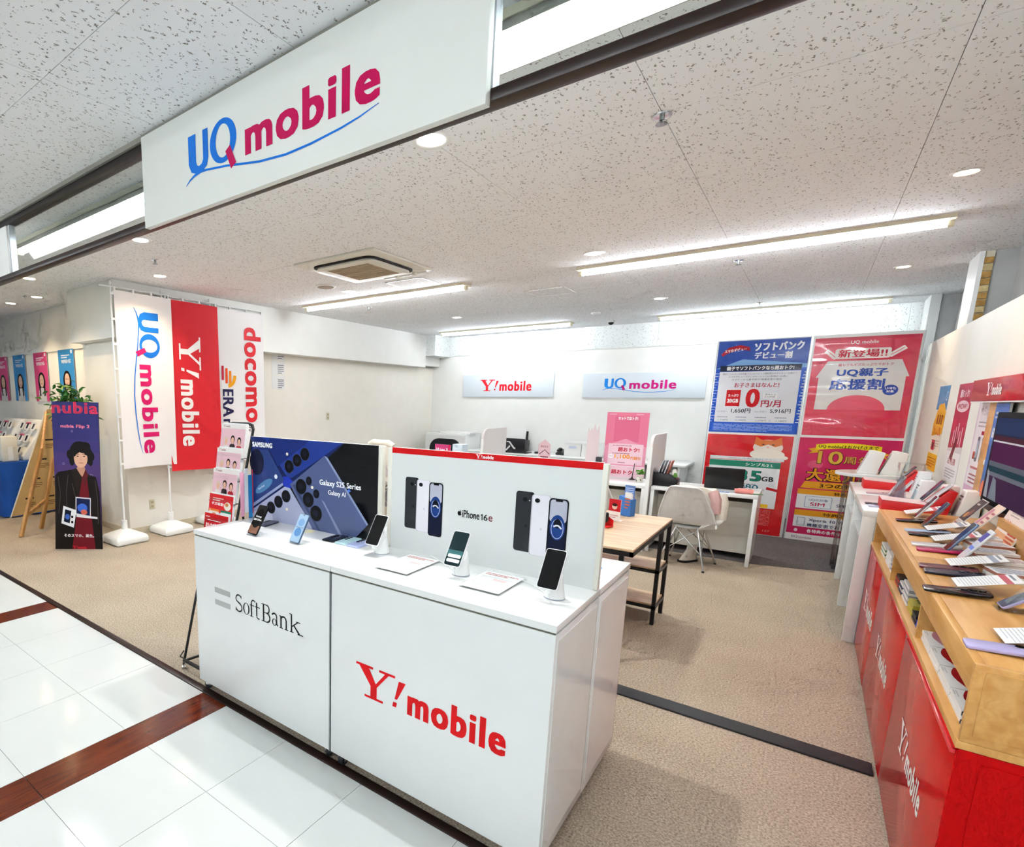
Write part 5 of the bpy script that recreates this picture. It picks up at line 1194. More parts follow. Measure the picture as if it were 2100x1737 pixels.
# ================================================================== TALL POSTER PANELS AT THE BACK
def panel(label, x0, x1):
    t = thing('poster_stand', label, 'panel', ((x0+x1)/2, 8.40, 0)); w = (x1-x0)/2
    box(-w, 0, 0, w, .03, 2.38).build('panel', WHITE2, t, bevel=.002); box(-w, .03, 0, -w + .04, .25, .02).build('foot', ALU, t); box(w - .04, .03, 0, w, .25, .02).build('foot', ALU, t); box(-w - .006, -.004, 0, -w, .034, 2.38).build('edge_strip', ALU, t); box(w, -.004, 0, w + .006, .034, 2.38).build('edge_strip', ALU, t)
panel('white panel carrying the blue poster over the red poster', -1.0, -.105); panel('white panel carrying the two pink posters', -.085, .80)
GLOSS = .12
LAM = clear('laminate', '#ffffff', 0.10, 0.06)
def laminate(t, w, h, M, seed):
    rnd = random.Random(seed); k1, k2, k3 = rnd.uniform(0, 6), rnd.uniform(0, 6), rnd.uniform(0, 6)
    def fn(u, v):
        z = .006 + .0034*math.sin(v*19 + k1 + 1.6*math.sin(u*4 + k2)) + .0012*math.sin(v*41 + u*5 + k3)
        return (u*w, v*h, z)
    L = M.copy(); L.translation = (0, 0, 0)
    MB().grid(fn, 24, 90).build('laminate_film', LAM, t, smooth=True, M=L)
def art_blue(p, w, h):
    p.rect(0, 0, w, h, '#2456c4', 1, GLOSS); p.rect(0, h*.70, w, h, '#2a4fae', 1.2, GLOSS); p.poly([(0, h*.70), (w*.3, h*.80), (w, h*.74), (w, h*.70)], '#7fb0e6', 1.4, GLOSS)
    for k in range(18): p.rect(0, h*(.12 + .031*k), w*(.02 + .02*(k % 3)), h*(.125 + .031*k), '#dfe9f8', 1.6, GLOSS); p.rect(w*(.965 + .01*(k % 3)), h*(.12 + .031*k), w, h*(.13 + .031*k), '#dfe9f8', 1.6, GLOSS)
    p.text('ソフトバンク', w*.42, h*.885, w*.52, h*.085, '#f2f5fa', 2, .05); p.text('デビュー割', w*.43, h*.80, w*.40, h*.07, '#f2f5fa', 2, .05)
    p.poly([(w*.04, h*.86), (w*.12, h*.93), (w*.25, h*.955), (w*.36, h*.93), (w*.37, h*.89), (w*.25, h*.905), (w*.12, h*.87), (w*.06, h*.835)], '#b51c30', 2, GLOSS); p.text('スマホデビュー', w*.08, h*.872, w*.25, h*.035, '#ffffff', 2.5, .03, rot=.12)
    p.rect(w*.05, h*.672, w*.95, h*.735, '#1b2442', 2, GLOSS); p.text('親子でソフトバンクなら超おトク!', w*.13, h*.682, w*.74, h*.042, '#ffffff', 3, .03)
    p.rect(w*.05, h*.115, w*.95, h*.668, '#e4e6ec', 2, GLOSS)
    p.text('親がソフトバンクの対象プランにペイトク無制限のお子さま 5～22歳かつ', w*.09, h*.632, w*.82, h*.022, '#44464c', 3); p.text('スマホデビュープラン+(ベーシック)に新規(5～22歳)・', w*.16, h*.60, w*.66, h*.022, '#44464c', 3); p.text('ガラケーから番号移行/機種変更の場合', w*.20, h*.57, w*.56, h*.022, '#44464c', 3)
    p.text('お子さまはなんと!', w*.24, h*.495, w*.50, h*.050, '#b5213c', 3, .02)
    p.rect(w*.16, h*.29, w*.325, h*.47, '#d3141f', 3, GLOSS); p.text('たっぷり', w*.185, h*.395, w*.115, h*.03, '#ffffff', 4, .02); p.text('20GB', w*.18, h*.33, w*.125, h*.04, '#ffffff', 4, .05)
    p.text('0', w*.40, h*.285, w*.135, h*.19, '#d3141f', 3, .05); p.text('円/月', w*.57, h*.285, w*.21, h*.07, '#b5213c', 3, .03); p.poly(rrect(w*.58, h*.375, w*.74, h*.435, h*.01), '#f4f4f6', 3, GLOSS); p.text('翌月から', w*.60, h*.41, w*.12, h*.018, '#3d3f45', 4); p.text('6ヵ月間', w*.60, h*.385, w*.11, h*.018, '#3d3f45', 4)
    p.text('7ヵ月目～', w*.07, h*.222, w*.13, h*.018, '#8a8c94', 3); p.text('1,650円', w*.24, h*.215, w*.22, h*.05, '#3d3f45', 3, .02); p.text('14ヵ月目～', w*.51, h*.222, w*.14, h*.022, '#8a8c94', 3); p.text('5,916円', w*.68, h*.218, w*.22, h*.048, '#3d3f45', 3, .02)
    for k in range(4): p.lines(w*(.08 + .22*k), h*.165, w*(.26 + .22*k), h*.185, 1, '#9da3b4', 3); 
    p.text('-1,078円', w*.52, h*.125, w*.13, h*.022, '#6d7078', 3); p.text('-1,188円', w*.74, h*.125, w*.13, h*.022, '#6d7078', 3); p.text('-1,716円', w*.08, h*.125, w*.13, h*.022, '#6d7078', 3); p.text('-1,100円', w*.29, h*.125, w*.13, h*.022, '#6d7078', 3); p.ring(w*.69, h*.137, .012, .009, .003, '#6d8ac8', 3)
    p.rect(w*.03, h*.015, w*.97, h*.108, '#2c63d4', 2, GLOSS); p.lines(w*.05, h*.02, w*.94, h*.10, 6, '#a9c4f2', 3, .35, 9)
t = poster('large blue and white price poster at the top of the back panel', frame((-.985, 8.396, 1.255), (1, 0, 0), (0, 0, 1)), .875, 1.11, art_blue); laminate(t, .875, 1.11, frame((-.985, 8.396, 1.255), (1, 0, 0), (0, 0, 1)), 1)
def art_red(p, w, h):
    p.rect(0, 0, w, h, '#d31420', 1, GLOSS); p.rect(0, h*.985, w, h, '#f2e9e8', 2)
    # ginger and white cat looking over a board
    p.ell(w*.73, h*.87, w*.17, h*.075, '#e9ddcf', 2); p.poly([(w*0.57, h*.90), (w*0.58, h*.975), (w*0.66, h*.94), (w*0.79, h*.94), (w*0.87, h*.975), (w*0.89, h*.90), (w*0.81, h*.875), (w*0.73, h*.90), (w*0.65, h*.875)], '#d9702a', 2.5)
    for dx in (-.055, .055): p.ell(w*(.73 + dx), h*.897, w*.016, h*.006, '#3a2618', 3)
    p.ell(w*.73, h*.872, w*.014, h*.006, '#d98d84', 3); p.ell(w*.73, h*.80, w*.20, h*.055, '#efe7da', 2.2); p.ell(w*.90, h*.775, w*.07, h*.02, '#f2ebe0', 2.6)
    p.rect(w*.06, h*.735, w*.93, h*.765, '#dfe3e6', 3); p.text('10分以内通話無料プラン', w*.3, h*.742, w*.55, h*.014, '#5c8a84', 3.5)
    p.rect(w*.06, h*.265, w*.90, h*.73, '#e9edf1', 3); p.rect(w*.06, h*.665, w*.90, h*.725, '#1d8a70', 3.5); p.text('シンプル2 L', w*.50, h*.68, w*.32, h*.03, '#ffffff', 4, .03)
    p.text('35', w*.43, h*.53, w*.26, h*.10, '#2a2f33', 3.6, .10); p.text('35', w*.43, h*.53, w*.26, h*.10, '#1d8a70', 4, .05); p.text('GB', w*.71, h*.535, w*.13, h*.045, '#2a2f33', 4, .06); p.text('2,980', w*.34, h*.435, w*.34, h*.055, '#1b6f86', 4, .02); p.text('円/月', w*.69, h*.435, w*.06, h*.02, '#5c6a70', 4); p.lines(w*.3, h*.49, w*.8, h*.51, 1, '#8f979d', 4, .4); p.poly([(w*.77, h*.455), (w*.91, h*.435), (w*.915, h*.46), (w*.78, h*.48)], '#c41724', 4)
    p.lines(w*.3, h*.36, w*.72, h*.42, 2, '#9aa2a8', 4, .3); p.rect(w*.40, h*.315, w*.70, h*.36, '#1d8a70', 4); p.text('3,278円', w*.44, h*.325, w*.2, h*.02, '#ffffff', 4.5); p.rect(w*.30, h*.27, w*.82, h*.305, '#f2c21e', 4); p.text('1年間ずっとお得に!', w*.36, h*.278, w*.38, h*.018, '#a8481c', 4.5)
    p.lines(w*.08, h*.08, w*.86, h*.255, 13, '#ea7f80', 3, .35, 12); p.text('127', w*.80, h*.03, w*.08, h*.018, '#e6a0a2', 3)
t = poster('tall red price poster with a ginger cat below the blue poster', frame((-.985, 8.396, .012), (1, 0, 0), (0, 0, 1)), .855, 1.235, art_red); laminate(t, .855, 1.235, frame((-.985, 8.396, .012), (1, 0, 0), (0, 0, 1)), 2)
def art_pink1(p, w, h):
    p.rect(0, 0, w, h, '#d8304f', 1, GLOSS); p.rect(0, h*.975, w, h, '#c92a48', 1.5, GLOSS)
    p.text('UQ mobile', w*.36, h*.925, w*.26, h*.038, '#f6dfe0', 2, .03)
    p.stroke([(w*.13, h*.872), (w*.225, h*.80), (w*.23, h*.80)], .045, '#f1ece8', 2); p.stroke([(w*.74, h*.805), (w*.875, h*.885)], .045, '#f1ece8', 2); p.poly(rrect(w*.22, h*.785, w*.75, h*.885, .02), '#f1ece8', 2)
    p.stroke([(w*.145, h*.862), (w*.225, h*.805)], .006, '#d8304f', 2.5); p.stroke([(w*.75, h*.81), (w*.865, h*.88)], .006, '#d8304f', 2.5)
    p.text('新登場!!', w*.255, h*.798, w*.46, h*.078, '#c81d3e', 3, .035)
    p.poly([(w*.06, h*.60), (w*.16, h*.765), (w*.86, h*.765), (w*.95, h*.60), (w*.92, h*.60), (w*.92, h*.27), (w*.09, h*.27), (w*.09, h*.60)], '#dfdcda', 2, GLOSS)
    p.text('親も子もギガたっぷりでおトク', w*.27, h*.71, w*.52, h*.028, '#c24a60', 3, .02)
    p.text('UQ親子', w*.27, h*.605, w*.48, h*.082, '#1b46ad', 3, .05); p.text('応援割', w*.215, h*.475, w*.52, h*.105, '#1b46ad', 3, .045)
    p.ell(w*.80, h*.47, w*.072, h*.052, '#1b46ad', 4); p.text('U18も', w*.75, h*.475, w*.10, h*.026, '#ffffff', 5, .02); p.text('対象', w*.765, h*.445, w*.07, h*.024, '#ffffff', 5, .02)
    p.poly([(w*.22, h*.27)] + [(w*(.5 + .28*math.cos(PI - PI*k/14)), h*(.27 + .15*math.sin(PI*k/14))) for k in range(15)], '#e4526c', 3, GLOSS)
t = poster('large pink poster with a house outline and blue headline', frame((-.068, 8.396, 1.255), (1, 0, 0), (0, 0, 1)), .85, 1.09, art_pink1); laminate(t, .85, 1.09, frame((-.068, 8.396, 1.255), (1, 0, 0), (0, 0, 1)), 3)
def art_pink2(p, w, h):
    p.rect(0, 0, w, h, '#d42d63', 1, GLOSS); p.rect(0, h*.985, w, h, '#f4e9ec', 2); p.rect(0, 0, w, h*.065, '#f1efee', 2); logo_uq(p, w*.06, h*.015, w*.22, 3, blue='#9a8fa8', pink='#a98a98')
    p.poly([(w*.10, h*.88), (w*.22, h*.90), (w*.22, h*.85), (w*.10, h*.835), (w*.15, h*.86)], '#e6a92c', 2); p.poly([(w*.90, h*.86), (w*.78, h*.89), (w*.78, h*.84), (w*.90, h*.815), (w*.86, h*.84)], '#e6a92c', 2); p.poly([(w*.18, h*.90)] + [(w*(.18 + .64*k/8), h*(.925 + .02*math.sin(PI*k/8))) for k in range(9)] + [(w*.82, h*.88), (w*.5, h*.90), (w*.18, h*.875)], '#f4de2a', 3)
    p.text('UQ mobileはおかげさまで', w*.21, h*.892, w*.58, h*.034, '#33291c', 4, .02)
    p.text('10', w*.22, h*.745, w*.24, h*.12, '#4a2c10', 3, .06); p.text('10', w*.22, h*.75, w*.24, h*.115, '#e2b84a', 3.5, .03); p.text('周年', w*.48, h*.755, w*.26, h*.07, '#4a2c10', 3, .05); p.text('周年', w*.48, h*.758, w*.26, h*.068, '#d8ae4a', 3.5, .015)
    p.text('大還元祭', w*.13, h*.585, w*.72, h*.115, '#2a1a18', 3, .09); p.text('大還元祭', w*.13, h*.588, w*.72, h*.11, '#f0a52a', 3.6, .03)
    p.ell(w*.20, h*.735, w*.08, h*.04, '#e0587e', 2)
    p.poly([(w*.08, h*.51), (w*.12, h*.575), (w*.88, h*.575), (w*.92, h*.51)], '#eda52c', 3); p.text('3つの特典', w*.28, h*.523, w*.44, h*.042, '#3a2108', 4, .03)
    p.rect(w*.06, h*.45, w*.94, h*.50, '#eda52c', 3); p.text('特典1', w*.44, h*.458, w*.14, h*.028, '#3a2108', 4, .03); p.rect(w*.06, h*.315, w*.94, h*.45, '#f0f2f5', 3)
    p.poly(rrect(w*.15, h*.328, w*.43, h*.435, .012), '#5d7fa8', 3.5); p.poly(rrect(w*.155, h*.331, w*.425, h*.432, .011), '#eef3f8', 4); p.text('UQの対象', w*.19, h*.388, w*.2, h*.026, '#3a4f8c', 5); p.text('SIM', w*.21, h*.345, w*.15, h*.032, '#c01f50', 5, .02); p.text('SIM単体のご契約', w*.48, h*.35, w*.4, h*.034, '#22305c', 4, .02)
    p.rect(w*.06, h*.245, w*.94, h*.30, '#eda52c', 3); p.text('特典2', w*.36, h*.255, w*.2, h*.032, '#3a2108', 4, .02); p.rect(w*.06, h*.135, w*.94, h*.245, '#f0f2f5', 3); p.rect(w*.10, h*.148, w*.185, h*.225, '#4d6a8f', 3.5); p.rect(w*.105, h*.151, w*.18, h*.222, '#e9eff5', 4)
    p.text('Xperia 10 VIの', w*.22, h*.19, w*.42, h*.032, '#22305c', 4, .02); p.text('機種変更でおトク!', w*.21, h*.143, w*.46, h*.034, '#22305c', 4, .02); p.text('各特典の条件など詳しくは', w*.22, h*.085, w*.6, h*.034, '#ffffff', 4, .03); p.ell(w*.10, h*.10, w*.02, h*.016, '#f6dfe6', 3)
t = poster('crimson anniversary poster with gold lettering below the pink poster', frame((-.075, 8.396, .0), (1, 0, 0), (0, 0, 1)), .86, 1.245, art_pink2); laminate(t, .86, 1.245, frame((-.075, 8.396, .0), (1, 0, 0), (0, 0, 1)), 4)

# ================================================================== RIGHT SIDE: RED AND WOODEN DISPLAY CABINET
X0, X1, Y0, Y1 = .40, .856, 2.073, 4.90
cab = thing('display_cabinet', 'long red and honey-wood display cabinet along the partition', 'cabinet', ((X0+X1)/2, (Y0+Y1)/2, 0))
cx, cy = (X0+X1)/2, (Y0+Y1)/2
def cb(x0, y0, z0, x1, y1, z1, name, m, bevel=0.0, parent=cab): return MB().box(x0-cx, y0-cy, z0, x1-cx, y1-cy, z1).build(name, m, parent, bevel)
cb(X0 + .012, Y0 + .004, .0, X1, Y1, .70, 'carcass', RED)
for k, (a, b) in enumerate(((Y0, 3.108), (3.112, 4.143), (4.147, Y1))):
    d = cb(X0, a + (.004 if k == 0 else 0), .012, X0 + .012, b, .692, 'front_panel', RED, .0015)
    q = Print(.0004); L = b - a; w = .515 if k < 2 else .56
    logo_y(q, L/2 - w/2 + (.0 if k < 2 else .04), .318, w, '#f3efe9', 1); q.build('lettering', d, frame((X0 - .0004 - cx, b - cy, 0), (0, -1, 0), (0, 0, 1)))
cb(X0 - .006, Y0 + .01, .692, X0 + .012, Y1, .700, 'door_track', RED, .002); cb(X0 - .010, Y0 + .01, .678, X0 + .002, 3.02, .690, 'door_track', mat('red_rail', '#d8303a', .15), .002)
cb(X0 + .002, Y0, .0, X1, Y0 + .004, .699, 'end_panel', REDE); cb(X0 + .045, Y0 - .0025, .02, X1 - .02, Y0, .672, 'end_inset', REDE)
cb(X0 - .004, Y0, .700, X1, Y1, .722, 'cubby_floor', HONEY, .001)
cb(X0, Y0 + .0185, .858, X0 + .02, Y1, .94, 'fascia', HONEY, .001); cb(X0 + .0205, Y0 + .0185, .905, X1, 3.46, .94, 'top', HONEY, .001); cb(X0 + .02, 3.463, .905, X1, Y1, .94, 'top', HONEY, .001)
cb(X0, Y0, .7225, X1, Y0 + .018, .94, 'wood_end', HONEY, .001); cb(X0 + .02, Y0 - .002, .745, X1 - .02, Y0, .925, 'wood_end_inset', HONEY)
for y in (2.945, 3.87): cb(X0 + .003, y - .009, .722, X1, y + .009, .906, 'divider', HONEY)
cb(X0 + .003, Y1 - .018, .722, X1, Y1, .906, 'divider', HONEY)
cb(X1 - .025, Y0, .722, X1, Y1, .906, 'cubby_back', HONEY)
cb(X1 - .085, Y0, .94, X1 - .003, 4.16, 1.055, 'back_riser', HONEY, .002)
# leaflets and boxes lying in the cubbies
def pile(label, y, w, d, n, col, art=None, x=.418, z=.722, th=.012, grp='leaflet piles in the cabinet cubbies'):
    t = thing('leaflet_pile', label, 'leaflets', (x, y, z), 0, grp)
    for k in range(n): box(.002*(k % 2), -w/2, th*k, d, w/2 - .003*(k % 2), th*(k + 1) - .0015).build('sheet_block', col if not isinstance(col, (list, tuple)) else col[k % len(col)], t)
    if art:
        q = Print(.0004); art(q, w, d); q.build('print', t, frame((0, w/2, th*n - .0012), (0, -1, 0), (1, 0, 0)))
def wave(c):
    def fn(q, w, d):
        q.rect(0, 0, w, d, '#f2f2f0', 1); q.poly([(0, d), (0, d*.12)] + [(w*k/8, d*(.12 - .05*math.sin(k/8*PI*1.3))) for k in range(9)] + [(w, d)], c, 2); q.lines(w*.08, d*.01, w*.35, d*.05, 2, '#b9b9b6', 2, .4, 3)
    return fn
LP = mat('leaf_paper', '#eceae6', .5)
for k, (y, c, lab) in enumerate(((2.85, '#c98a9c', 'leaflet pile with a mauve corner beside the first divider'), (2.66, '#b0141f', 'leaflet pile with a red wave, second from the divider'), (2.47, '#b0141f', 'leaflet pile with a red wave, third from the divider'), (2.28, '#b0141f', 'leaflet pile with a red wave, fourth from the divider'), (2.15, '#d8d8d6', 'narrow white leaflet pile at the cabinet end'))):
    pile(lab, y, .185 if k < 4 else .10, .26, 3, LP, wave(c))
pile('blue booklet pile next to the second cubby divider', 3.03, .14, .22, 2, mat('book_blue', '#2136a8', .45), lambda q, w, d: (q.rect(0, 0, w, d, '#2236ab', 1), q.rect(w*.3, d*.1, w*.7, d*.3, '#dfe5f2', 2)))
pile('black booklet pile between the blue and the yellow booklets', 3.16, .10, .2, 3, mat('book_black', '#1b1b22', .45))
pile('yellow booklet pile in the middle cubby', 3.29, .13, .22, 4, mat('book_yellow', '#c9b53f', .45), lambda q, w, d: (q.rect(0, 0, w, d, '#cfc05a', 1), q.lines(w*.1, d*.1, w*.9, d*.4, 3, '#6b6a2c', 2, .4, 4)))
pile('white paper stack with dark edge in the middle cubby', 3.47, .17, .22, 7, [LP, mat('book_grey', '#9da0a6', .5)])
pile('navy and white booklet pile in the middle cubby', 3.63, .12, .22, 4, [mat('book_navy', '#20264e', .45), LP])
pile('red and black booklet pile at the far middle cubby', 3.77, .12, .22, 4, [mat('book_red', '#bf3a2c', .45), mat('book_dark', '#2b2226', .45)])
pile('blue striped paper pile in the far cubby', 4.0, .16, .22, 5, [LP, mat('book_blue2', '#31479a', .45)])
pile('white booklet pile in the far cubby', 4.22, .2, .22, 6, LP)
pile('green topped booklet pile in the far cubby', 4.5, .22, .22, 5, [LP, mat('book_green', '#5d8f52', .5)])
# phones leaning on clear stands along the cabinet, screens towards the aisle
HP = -PI/2
def cab_phone(label, x, y, body, screen_c='#10131a', tilt=60, z=.946, h=.158, art=None):
    acrylic_foot('clear acrylic stand of the ' + label, x + .016, y, .94, HP, 'clear phone stands on the cabinet')
    return phone(label, (x, y, z), HP, tilt, .074, h, .009, body=body, screen=scr(screen_c), group='phones leaning on the cabinet', art=art)
PW = mat('phone_pearl', '#d9dade', .3, metal=.3); PG = mat('phone_graphite', '#5d646e', .35, metal=.5); PB = mat('phone_bluegrey', '#6f86a8', .3, metal=.4); PV = mat('phone_violet', '#a9a6d8', .3); PT = mat('phone_teal', '#8fc6cf', .3)
cab_phone('pale phone nearest the white table', .537, 4.603, PW)
cab_phone('grey phone beside the pale one on the cabinet', .544, 4.331, PG)
cab_phone('blue-grey phone in the middle of the cabinet', .542, 3.64, PB)
cab_phone('white phone with violet screen stripes on the cabinet', .563, 3.469, PW, '#e4e6ea', art=lambda p, w, h: (p.rect(-w*.4, h*.62, w*.4, h*.9, '#4b3f9e', 2), p.rect(-w*.4, h*.35, w*.4, h*.45, '#5d7bd8', 2)))
cab_phone('violet phone leaning low near the cabinet end', .551, 2.72, PV, tilt=42)
cab_phone('teal phone at the picture edge on the cabinet', .56, 2.45, PT, tilt=45)
def flat_phone(label, x, y, body, rot=0.0): phone(label, (x, y, .94), HP + rot, 4, .076, .165, .009, body=body, face_up=False, group='phones lying on the cabinet')
flat_phone('black phone lying flat beside the pale leaning phone', .445, 4.47, PHONE_B)
flat_phone('black phone lying flat before the grey leaning phone', .455, 4.03, PHONE_B, .03)
flat_phone('light blue phone lying flat behind the black one', .452, 4.13, mat('phone_sky', '#a9c1e0', .3), .03)
flat_phone('magenta phone lying flat in the middle of the cabinet', .445, 3.62, mat('phone_magenta', '#b8185c', .3), -.05)
flat_phone('white phone lying flat beside the magenta one', .44, 3.74, PW, -.05)
flat_phone('maroon phone lying flat on the cabinet', .415, 3.24, mat('phone_maroon', '#5a1626', .3), -.06)
flat_phone('navy phone lying flat beside the maroon one', .42, 3.15, mat('phone_darknavy', '#0d1230', .25), -.06)
flat_phone('black phone jutting over the cabinet front edge', .385, 2.84, PHONE_B, -.02)
flat_phone('lavender phone lying flat at the cabinet end', .402, 2.235, mat('phone_lilac', '#b9b0e0', .3), -.02)
def wedge_plate(label, x, y, w=.15, d=.17, seed=1, tint='#f3f3f2'):
    t = thing('price_plate', label, 'price plate', (x, y, .94), HP, 'tilted acrylic price plates on the cabinet')
    M = Matrix.Translation((0, 0, .012)) @ Matrix.Rotation(.30, 4, 'X')
    MB().box(-w/2, 0, 0, w/2, d, .003).build('acrylic_plate', ACRYL, t, M=M)
    for s in (-1, 1): MB().prism([(0, 0), (d*.95, 0), (d*.95, .06), (0, .012)], s*w*.44 - .0015, s*w*.44 + .0015, ax='x').build('wedge_side', ACRYL, t)
    q = Print(.0004); q.rect(-w/2 + .006, .006, w/2 - .006, d - .006, tint, 1); q.rect(-w/2 + .006, d*.72, w/2 - .006, d*.82, '#c4485a' if seed % 2 else '#9aa4b6', 2); q.lines(-w*.42, d*.1, w*.42, d*.66, 12, '#c3c7cd', 2, .3, seed); q.lines(-w*.4, d*.86, w*.4, d*.94, 1, '#7d8290', 2, .5, seed + 3)
    q.build('printed_card', t, M @ Matrix.Translation((0, 0, .0032)))
for k, (x, y, lab) in enumerate(((.50, 4.74, 'tilted price plate farthest along the cabinet'), (.53, 4.19, 'tilted price plate behind the light blue phone'), (.52, 3.88, 'tilted price plate behind the white flat phone'), (.50, 3.32, 'tilted price plate above the maroon phone'), (.47, 2.95, 'tilted price plate with red stripes near the black jutting phone'), (.475, 2.33, 'tilted price plate with blue ruled lines at the cabinet end'))):
    wedge_plate(lab, x, y, seed=k + 1)
for k, (x, y, lab) in enumerate(((.70, 3.98, 'stack of white cards farthest on the back ledge'), (.69, 3.80, 'stack of white cards second on the back ledge'), (.67, 3.62, 'stack of white cards third on the back ledge'), (.67, 3.42, 'stack of brown and white cards on the back ledge'), (.66, 3.20, 'stack of white cards nearest on the back ledge'))):
    t = thing('card_stack', lab, 'cards', (x, y, .94), .15, 'card stacks on the back ledge')
    for j in range(3): box(-.06, -.06 + .004*j, .012*j, .07, .06, .012*j + .010).build('card', LP if (k + j) % 3 else mat('card_rust', '#b0705c', .5), t)
    q = Print(.0004); q.rect(-.06, -.052, .07, .06, '#eef0f3', 1); q.lines(-.05, -.04, .06, .05, 5, '#7b86a8' if k != 3 else '#8a4a38', 2, .4, k + 4); q.build('print', t, Matrix.Translation((0, 0, .0345)))
def lean_card(label, x, y, w, h, z, tilt, art, name='promo_card'):
    t = thing(name, label, 'card', (x, y, z), HP); M = Matrix.Rotation(math.radians(tilt), 4, 'X')
    MB().box(-w/2, 0, -.004, w/2, h, 0).build('board', PAPER, t, M=M); MB().prism([(0, 0), (.07, 0), (.02, .05)], -w*.3, w*.3, ax='x').build('easel_back', ACRYL, t)
    q = Print(.0005); art(q, w, h); q.build('print', t, M @ Matrix.Translation((-w/2, 0, .0003)))
lean_card('leaning card with a dark brown photo on the cabinet', .665, 4.44, .13, .19, .942, 58, lambda q, w, h: (q.rect(0, 0, w, h, '#f1ede8', 1), q.rect(0, h*.28, w, h*.98, '#3a2a26', 2), q.ell(w*.4, h*.45, w*.2, h*.1, '#c98b3a', 3), q.ell(w*.65, h*.55, w*.2, h*.12, '#8a5a4c', 3), q.lines(w*.2, h*.8, w*.8, h*.9, 1, '#d9d2cc', 3), q.lines(w*.1, h*.05, w*.9, h*.2, 2, '#b56a5c', 3)))
lean_card('leaning peach card with purple print on the cabinet', .69, 4.27, .14, .20, .942, 56, lambda q, w, h: (q.rect(0, 0, w, h, '#f2d6c2', 1), q.rect(w*.1, h*.1, w*.4, h*.8, '#d28aa0', 2), q.lines(w*.5, h*.1, w*.9, h*.8, 5, '#b8606c', 2, .4, 2)))
lean_card('large peach placard with red characters against the riser', .752, 3.97, .34, .20, .942, 74, lambda q, w, h: (q.rect(0, 0, w, h, '#f6e6de', 1), q.rect(0, 0, w, h*.3, '#f0b98a', 1.3), q.text('U-NEXT', w*.08, h*.36, w*.3, h*.3, '#d64550', 2, .02) if False else q.text('いまなら', w*.06, h*.36, w*.34, h*.26, '#d64550', 2, .02), q.lines(w*.2, h*.72, w*.8, h*.92, 3, '#b9a8a4', 2, .4, 6), q.lines(w*.55, h*.08, w*.95, h*.4, 4, '#d0563c', 2, .5, 8)))

# ================================================================== WHITE TABLES BEYOND THE CABINET
def wtable(label, y0, y1, shelf):
    t = thing('white_table', label, 'table', (.595, (y0+y1)/2, 0), 0, 'white display tables'); d = (y1-y0)/2; w = .26
    box(-w, -d, .875, w, d, .915).build('top', WHITE, t, bevel=.002)
    for s in (-1, 1):
        a = s*d - (.035 if s > 0 else 0)
        box(-w, a, 0, -w + .065, a + .035, .875).build('leg', WHITE, t, bevel=.002); box(w - .065, a, 0, w, a + .035, .875).build('leg', WHITE, t, bevel=.002); box(-w + .065, a + .008, .0, w - .065, a + .027, .875).build('end_panel', WHITE2, t)
    if shelf: box(-w + .01, -d + .035, .70, w, d - .035, .715).build('shelf', WHITE, t)
    return t
wtable('white display table right behind the wooden cabinet', 4.932, 5.84, True); wtable('white display table carrying the farther red stand', 5.85, 6.75, True)
for k, (x, y, c, lab) in enumerate(((.40, 5.15, '#e2cf2a', 'yellow packet on the shelf under the white table'), (.40, 5.02, '#d8627e', 'pink packet on the shelf under the white table'))):
    t = thing('packet', lab, 'packet', (x, y, .715)); box(-.03, -.04, 0, .03, .04, .09 if k == 0 else .06).build('bag', mat('packet_' + c.lstrip('#'), c, .5), t, bevel=.012); box(-.031, -.02, .02, -.03, .02, .05).build('label', PAPER, t)
def red_stand(label, x, y, d):
    t = thing('red_display', label, 'display stand', (x, y, .915), 0, 'red display stands on the white tables')
    MB().prism([(0, 0), (.30, 0), (.33, .155), (.295, .165), (.215, .058), (0, .07)], 0, d, ax='y').build('body', REDM, t, bevel=.002)
    MB().prism([(0, .071), (.213, .0595), (.215, .062), (0, .0735)], .01, d - .01, ax='y').build('price_strip', mat('pale_pink_strip', '#f0d6d8', .4), t)
    return t
red_stand('red stepped display stand at the near end of the white table', .42, 5.02, .24)
red_stand('red stepped display stand on the farther white table', .40, 6.28, .26)
def wt_phone(label, x, y, z, tilt, body, sc): return phone(label, (x, y, z), HP, tilt, .076, .16, .009, body=body, screen=scr(sc), group='phones on the white tables')
wt_phone('silver phone leaning on the near red stand', .632, 5.08, .985, 52, PW, '#d9dde2')
wt_phone('phone with blue and navy screen on the near red stand', .62, 5.20, .985, 58, PG, '#1f3a5c')
wt_phone('dark phone leaning on the farther red stand', .60, 6.34, .985, 54, PG, '#2a1a20')
wt_phone('white phone leaning on a clear stand between the red stands', .535, 5.62, .93, 60, PW, '#c9d6e8')
wt_phone('second white phone on a clear stand between the red stands', .52, 5.85, .93, 62, PW, '#e4e7ec')
for k, (y, lab) in enumerate(((5.62, 'clear stand of the first white phone between the red stands'), (5.85, 'clear stand of the second white phone between the red stands'))): acrylic_foot(lab, .55, y, .915, HP, 'clear phone stands on the white tables')
for k, (x, y, c, lab) in enumerate(((.36, 5.30, '#3a4250', 'dark flat phone at the edge of the near white table'), (.37, 5.18, '#b9c6de', 'pale blue flat phone at the edge of the near white table'), (.40, 5.95, '#b59aa4', 'mauve flat phone on the farther white table'))): phone(lab, (x, y, .915), HP, 0, .074, .16, .009, body=mat('wt_' + c.lstrip('#'), c, .3), face_up=False, group='flat phones on the white tables')
